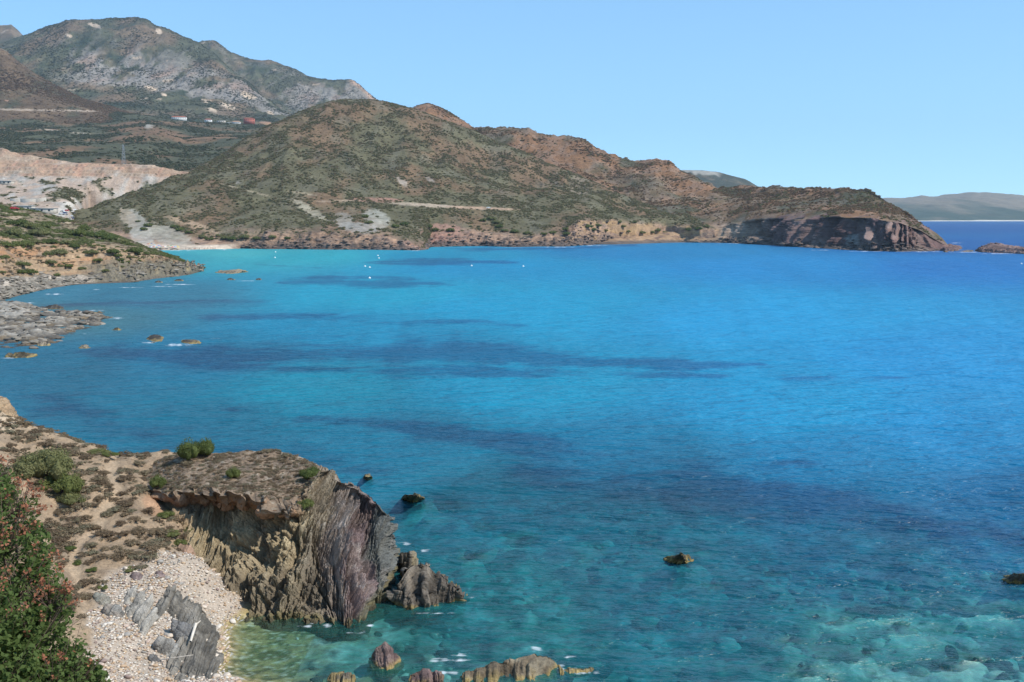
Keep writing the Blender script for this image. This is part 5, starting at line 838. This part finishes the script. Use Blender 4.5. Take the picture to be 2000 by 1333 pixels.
for a, b_, w_ in [(205, 925, 10), (198, 943, 10), (192, 957, 9), (215, 948, 9), (195, 973, 10), (238, 965, 11), (222, 975, 9), (246, 985, 12), (228, 992, 10), (210, 1005, 12), (248, 1005, 11), (265, 1018, 13), (236, 1022, 11), (184, 1032, 12), (200, 1040, 12), (219, 1052, 11), (243, 1043, 12), (272, 1038, 15), (262, 1062, 12), (230, 1072, 11), (205, 1072, 10), (178, 1066, 12), (195, 1090, 13), (215, 1088, 10), (176, 1098, 12), (232, 1090, 10), (160, 905, 9), (165, 893, 9), (92, 866, 9), (62, 858, 8), (32, 856, 9), (108, 870, 9), (134, 880, 9), (22, 870, 10), (50, 878, 10), (245, 887, 13), (270, 905, 12), (282, 925, 12), (150, 990, 12), (130, 1040, 11), (150, 1020, 10), (165, 1165, 13), (150, 1150, 12), (120, 1000, 12), (170, 1010, 9), (290, 1000, 14), (300, 1040, 14), (285, 1065, 13)]: dl.append((a, b_, w_))
dlab = band_labels(dl, [('on the sandy ridge top', lambda x, y: y < 900), ('high on the sandy slope', lambda x, y: y < 960), ('on the upper middle of the sandy slope', lambda x, y: y < 1010), ('on the lower middle of the sandy slope', lambda x, y: y < 1055), ('low on the sandy slope near the cobbles', lambda x, y: True)], '%s brown dry tuft from the left %s')
for q, (a, b_, w_) in enumerate(dl):
    l_ = ghit(a, b_ + 3); shrub("dry_tuft", "dry", l_, psize(w_ * 1.15, l_[1]), dlab[q], g_dry, q, .9)
tl = [(520, 882, 12), (560, 890, 12), (505, 885, 10), (430, 893, 10), (365, 905, 14), (540, 935, 9), (505, 900, 8), (570, 960, 9), (330, 915, 9), (480, 950, 8)]; tlab = band_labels(tl, [('along the crest of the cliff top', lambda x, y: y < 896), ('on the flat of the cliff top', lambda x, y: True)], '%s dry tuft from the left %s')
for q, (a, b_, w_) in enumerate(tl):
    l_ = hitp(a, b_); shrub("dry_tuft", "dry", l_, psize(w_, l_[1]), tlab[q], "dry tufts on the cliff top", q + 3, .8)
g_c = "shrubs on the ochre coast"
cl_ = [(115, 490, 17), (100, 512, 12), (133, 517, 9), (178, 492, 14), (222, 490, 13), (232, 498, 9), (265, 490, 18), (160, 521, 8), (10, 500, 10), (45, 515, 15), (60, 530, 14), (35, 432, 20), (60, 440, 18), (78, 452, 22), (25, 452, 22), (20, 475, 18), (50, 476, 18), (130, 472, 14), (145, 478, 12), (200, 485, 8), (5, 530, 8), (90, 440, 13), (150, 452, 20), (185, 456, 22), (215, 462, 16), (240, 470, 15), (165, 444, 14), (122, 430, 10), (40, 528, 11), (70, 472, 13), (100, 470, 14), (12, 418, 10), (95, 492, 9), (112, 535, 8), (255, 500, 8), (190, 508, 10), (205, 527, 8)]; clab = band_labels(cl_, [('on the top of the ochre coast', lambda x, y: y < 458), ('along the edge above the ochre cliff', lambda x, y: y < 484), ('on the face of the ochre cliff', lambda x, y: y < 505), ('at the foot of the ochre cliff', lambda x, y: True)], '%s rounded green shrub from the left %s')
for q, (a, b_, w_) in enumerate(cl_):
    l_ = hit(COAST, a, b_ + w_ * .35); shrub("coast_shrub", "coast", l_, psize(w_, l_[1]), clab[q], g_c, q, .85)
g_h = "bushes along the bay shore"
hl_ = [(288, 438, 9), (280, 446, 8), (270, 430, 5), (292, 430, 4), (314, 424, 4), (342, 420, 5), (340, 440, 9), (352, 446, 9), (368, 452, 8), (395, 460, 9), (410, 464, 9), (440, 462, 10), (455, 464, 9), (478, 460, 12), (428, 458, 7), (500, 464, 8), (530, 462, 8), (835, 455, 8), (838, 442, 10), (880, 447, 9), (850, 446, 8), (975, 440, 9), (985, 448, 8), (1005, 450, 9), (1030, 453, 9), (1060, 455, 7), (1080, 452, 8), (1105, 455, 8), (1150, 442, 9), (1160, 448, 8), (1168, 440, 8), (1185, 450, 5), (1212, 432, 6), (1218, 440, 6), (1228, 450, 6), (1240, 432, 6), (1254, 452, 8), (1285, 448, 9), (1298, 452, 7), (1275, 454, 6), (1105, 445, 7), (560, 462, 7), (720, 432, 9), (712, 420, 8), (770, 440, 9), (790, 436, 9), (960, 425, 10), (970, 432, 9), (945, 428, 8), (1345, 446, 8), (1365, 444, 8), (1380, 440, 7)]; hlab = band_labels(hl_, [('on the scree above the sandy cove', lambda x, y: x < 420), ('above the low dark point', lambda x, y: x < 830), ('on the red banks of the bay', lambda x, y: x < 1120), ('on the orange bay cliffs', lambda x, y: True)], '%s dark green bush from the left %s')
for q, (a, b_, w_) in enumerate(hl_):
    l_ = hit(HILL, a, b_ + w_ * .4); shrub("shore_bush", "coast", l_, psize(w_, l_[1]), hlab[q], g_h, q + 1, .9)
# ------------------------------------------------------------------ big bush in front of the camera: thing > foliage, twigs, seed_head
root = P(40, 1330, 8.0); root = (root[0], root[1], gh(root[0], root[1])); BUSH = link("foreground_bush", None, label="leafy dark green bush with red-brown seed heads in the lower left corner", cat="bush", loc=root); BUSH.empty_display_size = .2
blobs = [(-45, 1010, 8.6, .36), (8, 1085, 8.4, .35), (30, 1175, 8.2, .38), (60, 1275, 8.0, .38), (100, 1375, 7.8, .42), (-120, 1100, 8.2, .5), (-80, 1250, 7.8, .6), (-20, 1390, 7.6, .6), (-20, 960, 8.9, .22), (30, 1010, 8.7, .22), (150, 1345, 7.9, .22), (100, 1190, 8.1, .18)]
bw = np.array([(*P(a, b_, y), r_) for a, b_, y, r_ in blobs]); rs = np.random.RandomState(21); n = 46000
k = rs.choice(len(bw), n, p=bw[:, 3]**2 / (bw[:, 3]**2).sum()); d = rs.normal(size=(n, 3)); d /= np.linalg.norm(d, axis=1)[:, None]; rad = bw[k, 3] * (.55 + .5 * rs.rand(n)**.7); p_ = bw[k, :3] + d * rad[:, None]
lump = fbm3(p_[:, 0] * 5, p_[:, 1] * 5, p_[:, 2] * 5, 3, 800); keep = lump > -.16; p_ = p_[keep]; d = d[keep]; n = len(p_)
def leaves(p, d, s, asp, rs, jit=.7):
    n = len(p); nr = d * .5 + np.array((0, 0, .5)) + rs.normal(size=(n, 3)) * jit; nr /= np.linalg.norm(nr, axis=1)[:, None]; u = np.cross(nr, rs.normal(size=(n, 3))); u /= np.linalg.norm(u, axis=1)[:, None]; v = np.cross(nr, u); s = s[:, None]
    Q = np.stack([p - u * s * asp * .5, p + v * s * .5 + nr * s * .12, p + u * s * asp * .5, p - v * s * .5 + nr * s * .12], 1); return Q.reshape(-1, 3), np.arange(4 * n).reshape(-1, 4)
LV, LF = leaves(p_ - np.array(root), d, rs.uniform(.017, .034, n), 1.8, rs); link("foliage", raw_mesh("foliage", LV, LF, 4), M_bush, parent=BUSH)
def tube(pts, r0, r1, seg=4):
    V = []; Fc = []; n = len(pts)
    for i, q in enumerate(pts):
        r_ = r0 + (r1 - r0) * i / (n - 1); t = Vector(pts[min(i + 1, n - 1)]) - Vector(pts[max(i - 1, 0)]); a = t.orthogonal().normalized(); b_ = t.cross(a).normalized()
        for j in range(seg): w_ = a * math.cos(j * 6.283 / seg) + b_ * math.sin(j * 6.283 / seg); V.append(tuple(Vector(q) + w_ * r_))
    for i in range(n - 1):
        for j in range(seg): Fc.append((i * seg + j, i * seg + (j + 1) % seg, (i + 1) * seg + (j + 1) % seg, (i + 1) * seg + j))
    return np.array(V), np.array(Fc)
TV = []; TF = []; o = 0; tips = []; rr = random.Random(31)
for q in range(480):
    b0 = bw[rr.randrange(len(bw))]; st_ = Vector(b0[:3]) - Vector(root); dr = Vector((rr.uniform(-.5, 1), rr.uniform(-1, .4), rr.uniform(-.1, 1.1))).normalized(); ln_ = b0[3] * rr.uniform(.9, 1.4); pts = [st_ + dr * ln_ * t + Vector((0, 0, .06 * t * t)) + Vector((rr.uniform(-.01, .01), rr.uniform(-.01, .01), 0)) for t in (.1, .4, .7, 1)]
    v, f = tube([tuple(x) for x in pts], .004, .0014); TV.append(v); TF.append(f + o); o += len(v); tips.append((pts[3], dr, b0))
for q in range(12):
    e_ = Vector(bw[q % len(bw)][:3]) - Vector(root); v, f = tube([(rr.uniform(-.15, .15), rr.uniform(-.15, .15), -.1), tuple(e_ * .45 + Vector((0, 0, -.1))), tuple(e_)], .022, .008, 6); TV.append(v); TF.append(f + o); o += len(v)
link("twigs", raw_mesh("twigs", np.concatenate(TV), np.concatenate(TF), 4), M_twig, parent=BUSH)
rs = np.random.RandomState(33); cnt = 0; SV = []; SF = []; so_ = 0
for tip, dr, b0 in tips:
    ppx, ppy = proj(tip.x + root[0], tip.y + root[1], tip.z + root[2])
    if cnt >= 65 or ppx < -20 or ppy > 1340 or rr.random() < (.2 if ppy < 1150 else .75): continue
    n = rs.randint(10, 26); q = np.array(tip) + rs.normal(size=(n, 3)) * .018 - np.array(dr) * rs.uniform(0, .09, (n, 1)); v, f = leaves(q, rs.normal(size=(n, 3)), rs.uniform(.013, .024, n), 1.4, rs, 1.); SV.append(v); SF.append(f + so_); so_ += len(v); cnt += 1
link("seed_heads", raw_mesh("seed_heads", np.concatenate(SV), np.concatenate(SF), 4), M_red, parent=BUSH, kind="stuff")
# ------------------------------------------------------------------ small built things far away
def box(cx, cy, cz, sx_, sy_, sz_):
    V = np.array([(cx + a * sx_ / 2, cy + b_ * sy_ / 2, cz + c_ * sz_ / 2) for a in (-1, 1) for b_ in (-1, 1) for c_ in (-1, 1)]); Fc = np.array([(0, 1, 3, 2), (4, 6, 7, 5), (0, 4, 5, 1), (2, 3, 7, 6), (0, 2, 6, 4), (1, 5, 7, 3)]); return V, Fc
def join(ps): 
    V = []; Fc = []; o = 0
    for v, f in ps: V.append(v); Fc.append(np.asarray(f) + o); o += len(v)
    return np.concatenate(V), np.concatenate(Fc)
M_roof = mat_plain("roof_tiles", (.40, .13, .08), .9, .2, 1.5); M_roof2 = mat_plain("tan_roof_tiles", (.48, .28, .18), .9, .2, 1.5); M_wh = mat_plain("white_render", (.72, .69, .64), .9, .08, .4); M_or = mat_plain("orange_render", (.55, .33, .2), .9, .1, .4); M_rd = mat_plain("red_render", (.42, .14, .10), .9, .1, .4); M_win = mat_plain("window_glass", (.04, .05, .06), .2, .1, 1, spec=.6); M_con = mat_plain("concrete", (.42, .38, .32), .95, .15, .3); M_met = mat_plain("galvanised_steel", (.35, .36, .36), .5, .1, 1, metal=.6); M_brick = mat_plain("old_brick", (.33, .2, .14), .95, .2, .5)
def house(loc, w_, d_, h_, wall, roof, rz, label, floors=1, gable=True):
    e = link("house", None, label=label, cat="house", group="houses of the hillside village", loc=loc); e.rotation_euler = (0, 0, rz)
    v, f = box(0, 0, h_ / 2 - 1.5, w_, d_, h_ + 3); link("wall", raw_mesh("wall", v, f, 4), wall, parent=e)
    if gable:
        o = .5; V = np.array([(-w_ / 2 - o, -d_ / 2 - o, h_ + .02), (w_ / 2 + o, -d_ / 2 - o, h_ + .02), (w_ / 2 + o, d_ / 2 + o, h_ + .02), (-w_ / 2 - o, d_ / 2 + o, h_ + .02), (-w_ / 2 + d_ * .3, 0, h_ + 2), (w_ / 2 - d_ * .3, 0, h_ + 2), (-w_ / 2 - o, -d_ / 2 - o, h_ - .2), (w_ / 2 + o, -d_ / 2 - o, h_ - .2), (w_ / 2 + o, d_ / 2 + o, h_ - .2), (-w_ / 2 - o, d_ / 2 + o, h_ - .2)])
        me = bpy.data.meshes.new("roof"); me.from_pydata(V.tolist(), [], [(0, 1, 5, 4), (2, 3, 4, 5), (1, 2, 5), (3, 0, 4), (6, 7, 1, 0), (7, 8, 2, 1), (8, 9, 3, 2), (9, 6, 0, 3), (9, 8, 7, 6)]); link("roof", me, roof, parent=e)
    else:
        v, f = join([box(0, 0, h_ + .15, w_ + .6, d_ + .6, .3)]); link("roof", raw_mesh("roof", v, f, 4), roof, parent=e)
    nw = max(2, int(w_ / 4))
    for fl in range(floors):
        for q in range(nw):
            v, f = box(-w_ / 2 + (q + .5) * w_ / nw, -d_ / 2 - .03, h_ * (fl + .55) / floors, 1.1, .12, 1.4); link("window", raw_mesh("window", v, f, 4), M_win, parent=e)
def onV(px, py): return tuple(hit(VALLEY, px, py))
for px, py, w_, d_, h_, wm, rm, lb, fl, ga in [(350, 232, 30, 10, 5, M_wh, M_roof, "long white house with red roof, leftmost in the village", 1, True), (407, 236, 14, 10, 4, M_wh, M_roof, "small red-roofed house near the village middle", 1, True), (432, 239, 17, 11, 5, M_con, M_con, "grey flat-roofed block in the village middle", 1, False), (446, 242, 15, 10, 4, M_wh, M_wh, "low white flat-roofed house beside the grey block", 1, False), (462, 241, 16, 10, 4.5, M_wh, M_roof2, "white house with tan roof left of the red villa", 1, True), (487, 239, 22, 14, 9, M_rd, M_roof, "tall red two-storey villa, highest in the village", 2, True), (478, 245, 36, 8, 3, M_wh, M_wh, "low white wall-like building below the red villa", 1, False), (518, 244, 24, 12, 6, M_or, M_roof2, "orange house at the right end of the village", 1, True)]:
    l_ = P(px, py + 2, 2330); house((l_[0], 2330, l_[2]), w_, d_, h_, wm, rm, random.Random(px).uniform(-.2, .2), lb, fl, ga)
# ruin at the left edge, retaining wall and works building of the quarry, pylon
l_ = hit(LAYERS["valley"], 13, 212); l_ = P(13, 207, 2200)
e = link("brick_ruin", None, label="small ruined brick tower house beside the road at the left edge", cat="building", loc=(l_[0], 2200, l_[2])); v, f = box(0, 0, 3, 8, 7, 14); link("wall", raw_mesh("wall", v, f, 4), M_brick, parent=e)
v, f = join([box(-2.5, 0, 10.6, 3, 7.2, 1.2), box(2.8, 1, 10.3, 2, 5, .6)]); link("broken_top", raw_mesh("broken_top", v, f, 4), M_brick, parent=e)
for q in (-2, 2):
    v, f = box(q, -3.52, 6.5, 1.2, .1, 2); link("window", raw_mesh("window", v, f, 4), M_win, parent=e)
pts = [P(20, 398, 965), P(40, 399, 960), P(70, 399, 955), P(90, 396, 965)]; e = link("retaining_wall", None, label="curved pale concrete retaining wall below the quarry terraces", cat="wall", loc=pts[1])
for q in range(3):
    a, b_ = np.array(pts[q]), np.array(pts[q + 1]); V = []
    for z0, z1 in ((-4, 7.2),):
        z1 = 4.5; V = [a + (0, 0, z0), b_ + (0, 0, z0), b_ + (0, 0, z1), a + (0, 0, z1), a + (0, 1.5, z0), b_ + (0, 1.5, z0), b_ + (0, 1.5, z1), a + (0, 1.5, z1)]
    link("wall_section", raw_mesh("wall_section", np.array(V) - np.array(pts[1]), [(0, 1, 2, 3), (5, 4, 7, 6), (3, 2, 6, 7), (4, 0, 3, 7), (1, 5, 6, 2)], 4), M_con, parent=e)
for a, b_, w_, h_, lb in [(48, 411, 15, 4, "small pale works building below the retaining wall"), (85, 413, 20, 3, "long low open shed beside the car park"), (12, 358, 14, 3, "low pale building on the quarry terrace at the left edge")]:
    l_ = hit(QUARRY, a, b_); e = link("works_building", None, label=lb, cat="building", loc=l_); v, f = box(0, 0, h_ / 2 - 1, w_, 8, h_ + 2); link("wall", raw_mesh("wall", v, f, 4), M_con, parent=e); v, f = box(0, 0, h_ + .14, w_ + 1, 9, .25); link("roof", raw_mesh("roof", v, f, 4), M_wh, parent=e)
    for q in (-1, 0, 1):
        v, f = box(q * w_ * .3, -4.03, h_ * .5, 1.6, .1, 1.6); link("window", raw_mesh("window", v, f, 4), M_win, parent=e)
def lattice(loc, h_, w_, label, arms=3):
    e = link("power_pylon", None, label=label, cat="pylon", loc=loc); ps = []
    def bar(a, b_, t=.16):
        v, f = tube([a, b_], t, t, 4); ps.append((v, f))
    for sx_ in (-1, 1):
        for sy_ in (-1, 1): bar((sx_ * w_, sy_ * w_, -1), (sx_ * .4, sy_ * .4, h_))
    for q in range(6):
        z0, z1 = h_ * q / 6, h_ * (q + 1) / 6; k0 = w_ + (.4 - w_) * q / 6; k1 = w_ + (.4 - w_) * (q + 1) / 6
        for sy_ in (-1, 1): bar((-k0, sy_ * k0, z0), (k1, sy_ * k1, z1), .1); bar((k0, sy_ * k0, z0), (-k1, sy_ * k1, z1), .1)
    v, f = join(ps); link("lattice", raw_mesh("lattice", v, f, 4), M_met, parent=e)
    for q in range(arms):
        v, f = tube([(-3.6 + q * .5, 0, h_ - 1 - q * 3), (0, 0, h_ - .5 - q * 3), (3.6 - q * .5, 0, h_ - 1 - q * 3)], .18, .18, 4); link("cross_arm", raw_mesh("cross_arm", v, f, 4), M_met, parent=e)
l_ = P(242, 320, 1185); lattice((l_[0], l_[1], l_[2] - 2), 22, 2.0, "slim steel power pylon on the slope above the quarry")
# cars
def car_mesh(paint):
    prof = [(-2.1, .35), (2.1, .35), (2.12, .8), (1.25, .95), (.65, 1.45), (-1.3, 1.48), (-1.9, 1.0), (-2.12, .9)]; V = [(x, s * (.85 if z < 1.2 else .7), z) for s in (-1, 1) for x, z in prof]; n = len(prof)
    me = bpy.data.meshes.new("body"); me.from_pydata(V, [], [tuple(range(n - 1, -1, -1)), tuple(range(n, 2 * n))] + [(i, (i + 1) % n, n + (i + 1) % n, n + i) for i in range(n)]); me.materials.append(paint); return me
def car_glass():
    v, f = join([box(-.3, 0, 1.22, 1.6, 1.56, .3), box(.95, 0, 1.18, .3, 1.3, .25), box(-1.62, 0, 1.2, .3, 1.3, .22)]); me = raw_mesh("window", v, f, 4); me.materials.append(M_win); return me
def wheel():
    V = [(.32 * math.cos(a), y, .32 + .32 * math.sin(a)) for y in (-.1, .1) for a in np.linspace(0, 6.283, 12, endpoint=False)]; me = bpy.data.meshes.new("wheel"); me.from_pydata(V, [], [tuple(range(11, -1, -1)), tuple(range(12, 24))] + [(i, (i + 1) % 12, 12 + (i + 1) % 12, 12 + i) for i in range(12)]); me.materials.append(mat_plain("tyre", (.03, .03, .03), .9)); return me
PAINT = {k: mat_plain(k + "_car_paint", c_, .3, .03, 1, spec=.5) for k, c_ in {"white": (.75, .75, .73), "silver": (.45, .46, .47), "red": (.45, .03, .03), "dark blue": (.03, .05, .12), "black": (.03, .03, .035), "grey": (.2, .2, .21)}.items()}
CB = {k: car_mesh(m_) for k, m_ in PAINT.items()}; CG = car_glass(); CW = wheel()
def car(loc, col, rz, label, group):
    e = link("parked_car", None, label=label, cat="car", group=group, loc=loc); e.rotation_euler = (0, 0, rz); link("body", CB[col], parent=e); link("window", CG, parent=e)
    for x in (-1.3, 1.3):
        for y in (-.8, .8): link("wheel", CW, parent=e, loc=(x, y, 0))
where = {"white": "white car in the car park behind the ochre coast", "silver": "silver car in the car park behind the ochre coast", "red": "red car in the car park behind the ochre coast", "dark blue": "dark blue car in the car park behind the ochre coast", "black": "black car in the car park behind the ochre coast", "grey": "grey car in the car park behind the ochre coast"}
for q, (a, b_, cl) in enumerate([(124, 413, "white"), (127, 416, "dark blue"), (131, 412, "red"), (122, 418, "silver"), (129, 419, "grey"), (142, 414, "white"), (145, 418, "black"), (140, 422, "silver"), (147, 412, "white"), (143, 427, "dark blue"), (138, 430, "white"), (148, 423, "grey")]):
    car(tuple(hit(QUARRY, a, b_)), cl, random.Random(q).uniform(0, 3.1), where[cl], "cars in the car park")
car(tuple(hit(COAST, 29, 409) + np.array((0, 0, .3))), "red", .1, "red car on the track at the top of the ochre coast", None); car(tuple(hit(HILL, 955, 407) + np.array((0, 0, .6))), "white", .1, "white car on the road cut across the long hill", None)
# crowded cove beach: parasols and bathers
def parasol_mesh(mat):
    V = [(0, 0, 2.25)]; Fc = []
    for q in range(10): a = q * .6283; V.append((1.15 * math.cos(a), 1.15 * math.sin(a), 1.8 - .06 * (q % 2)))
    Fc = [(0, 1 + q, 1 + (q + 1) % 10) for q in range(10)]; me = bpy.data.meshes.new("canopy"); me.from_pydata(V, [], Fc); me.materials.append(mat); return me
pm, pf = tube([(0, 0, -.3), (0, 0, 2.3)], .03, .03, 6); POLE = raw_mesh("pole", pm, pf, 4); POLE.materials.append(M_met)
UC = {"red": (.5, .05, .05), "blue": (.05, .15, .45), "white": (.75, .74, .7), "pale blue": (.3, .5, .6), "yellow": (.65, .5, .1), "green": (.08, .3, .15), "pink": (.6, .25, .35)}; UM = {k: parasol_mesh(mat_plain(k + "_canvas", c_, .9, .06, 2)) for k, c_ in UC.items()}
skin = mat_plain("skin", (.42, .26, .18), .7)
def person_mesh(pose=0):
    me = bpy.data.meshes.new("person"); V = [(0, 0, .95), (0, 0, 1.15), (0, 0, 1.42), (0, 0, 1.55), (0, 0, 1.68), (.19, 0, 1.4), (.26, .02, 1.12), (.27, .1, .88), (-.19, 0, 1.4), (-.26, .02, 1.12), (-.25, .08, .86), (.1, 0, .88), (.12, .03, .48), (.12, 0, .05), (.13, .14, .03), (-.1, 0, .88), (-.13, -.02 - .1 * pose, .48), (-.13, -.05 - .2 * pose, .05), (-.14, .08 - .2 * pose, .03)]
    E = [(0, 1), (1, 2), (2, 3), (3, 4), (2, 5), (5, 6), (6, 7), (2, 8), (8, 9), (9, 10), (0, 11), (11, 12), (12, 13), (13, 14), (0, 15), (15, 16), (16, 17), (17, 18)]
    R = [.15, .13, .16, .06, .10, .065, .05, .035, .065, .05, .035, .09, .06, .04, .035, .09, .06, .04, .035]; me.from_pydata(V, E, []); o = bpy.data.objects.new("person", me); COL.objects.link(o); md_ = o.modifiers.new("skin", 'SKIN')
    sv = me.skin_vertices[0].data
    for i, r_ in enumerate(R): sv[i].radius = (r_, r_ * .8)
    sv[0].use_root = True; o.modifiers.new("sub", 'SUBSURF').levels = 1; dg = bpy.context.evaluated_depsgraph_get(); m2 = bpy.data.meshes.new_from_object(o.evaluated_get(dg)); bpy.data.objects.remove(o); m2.materials.clear(); m2.materials.append(skin); return m2
PM = [person_mesh(0), person_mesh(1)]
SW = {k: mat_plain(k + "_swimwear", c_, .9) for k, c_ in {"dark": (.03, .04, .08), "red": (.5, .06, .06)}.items()}
def shorts(mat):
    v, f = [], []; rings = [(.70, .15, .13), (.86, .185, .155), (.98, .165, .145), (1.02, .15, .13)]
    for z, a, b_ in rings: v += [(a * 1.35 * math.cos(t), b_ * 1.2 * math.sin(t), z) for t in np.linspace(0, 6.283, 10, endpoint=False)]
    for q in range(3): f += [(q * 10 + j, q * 10 + (j + 1) % 10, q * 10 + 10 + (j + 1) % 10, q * 10 + 10 + j) for j in range(10)]
    me = raw_mesh("swim_shorts", v, f, 4); me.materials.append(mat); return me
SHM = [shorts(m_) for m_ in SW.values()]
rr = random.Random(8); kk = list(UC)
for q in range(30):
    a = 284 + 66 * rr.random()**1.2; b_ = 486.5 - 8.5 * rr.random() * (1 - (a - 284) / 90); l_ = hit(HILL, a, b_); cl = kk[rr.randrange(len(kk))]
    e = link("beach_parasol", None, label=cl + " parasol on the crowded sandy cove beach", cat="parasol", group=cl + " parasols on the cove beach", loc=tuple(l_)); link("canopy", UM[cl], parent=e); link("pole", POLE, parent=e)
def person(l_, label, group, q):
    e = link("person", PM[q % 2], label=label, cat="person", group=group, loc=tuple(l_)); e.rotation_euler = (0, 0, q * 1.7); link("swim_shorts", SHM[q % 2], parent=e)
for q in range(18): person(hit(HILL, 290 + 140 * rr.random(), 486.2 + rr.random() * .8), "bather in swimwear standing on the sandy cove beach", "bathers on the cove beach", q)
for q, a in enumerate((371, 383)): person(hit(COAST, a, 524) + np.array((0, 0, .4)), "person in swimwear standing at the end of the rocky point", "people on the rocky point", q)
# buoys
M_buoy = mat_plain("buoy_plastic", (.8, .78, .72), .4); V, Fc = ico(2, 900, 0); V = V / np.abs(V).max(0); V2, F2 = tube([(0, 0, .3), (0, 0, .75)], .12, .07, 8); BM = raw_mesh("float", V * .5, Fc, 3); BM.materials.append(M_buoy); BT = raw_mesh("ring", V2, F2, 4); BT.materials.append(M_buoy); smooth(BM)
for a, b_, lb in [(722, 523, "white buoy nearest the dark seagrass patch"), (713, 521, "pale buoy left of the dark seagrass patch"), (740, 505, "white buoy below the low dark headland"), (738, 500, "small white buoy closest to the low dark headland"), (921, 520, "white buoy alone in the middle of the bay"), (1022, 521, "small white buoy farthest right in the bay"), (537, 504, "pale buoy off the sandy beach"), (538, 493, "small pale buoy close to the sandy beach"), (722, 544, "lowest white buoy in the turquoise water"), (1995, 516, "white buoy at the right edge of the bay")]:
    e = link("buoy", None, label=lb, cat="buoy", group="buoys in the bay", loc=W(a, b_)); link("float", BM, parent=e); link("ring", BT, parent=e)
# driftwood on the slab
g0, g1 = ghit(373, 1280), ghit(384, 1258); e = link("driftwood", None, label="bleached driftwood branch lying against the grey ledge", cat="driftwood", loc=g0); M_dw = mat_plain("bleached_wood", (.62, .55, .46), .9); a = np.array(g1) - np.array(g0)
v, f = tube([(0, 0, .75), tuple(a * .5 + (0, 0, .95)), tuple(a + (0, 0, 1.1))], .07, .09, 7); link("trunk", raw_mesh("trunk", v, f, 4), M_dw, parent=e); v, f = tube([tuple(a * .95 + (0, 0, 1.08)), tuple(a + (.25, .1, 1.25))], .06, .03, 6); link("stub", raw_mesh("stub", v, f, 4), M_dw, parent=e)
g0 = ghit(330, 1310); e = link("driftwood", None, label="thin pale stick lying on the ledge at the bottom of the beach", cat="driftwood", loc=g0); v, f = tube([(-.6, .5, .35), (0, .1, .6), (.5, -.1, .75), (1.3, .1, .8)], .035, .02, 6); link("stick", raw_mesh("stick", v, f, 4), M_dw, parent=e)
# ------------------------------------------------------------------ the air
if HAZE > 0:
    v, f = box(0, 4400, 385, 15000, 9200, 790); me = raw_mesh("haze", v, f, 4); m = bpy.data.materials.new("sea_air"); m.use_nodes = True; nt = m.node_tree; nt.nodes.clear(); out = nt.nodes.new("ShaderNodeOutputMaterial"); pv = nt.nodes.new("ShaderNodeVolumePrincipled")
    pv.inputs["Color"].default_value = (.62, .80, 1, 1); pv.inputs["Density"].default_value = HAZE; pv.inputs["Anisotropy"].default_value = .2; nt.links.new(pv.outputs[0], out.inputs["Volume"]); link("haze", me, m, kind="stuff", label="thin blue sea air over the whole bay", cat="haze")
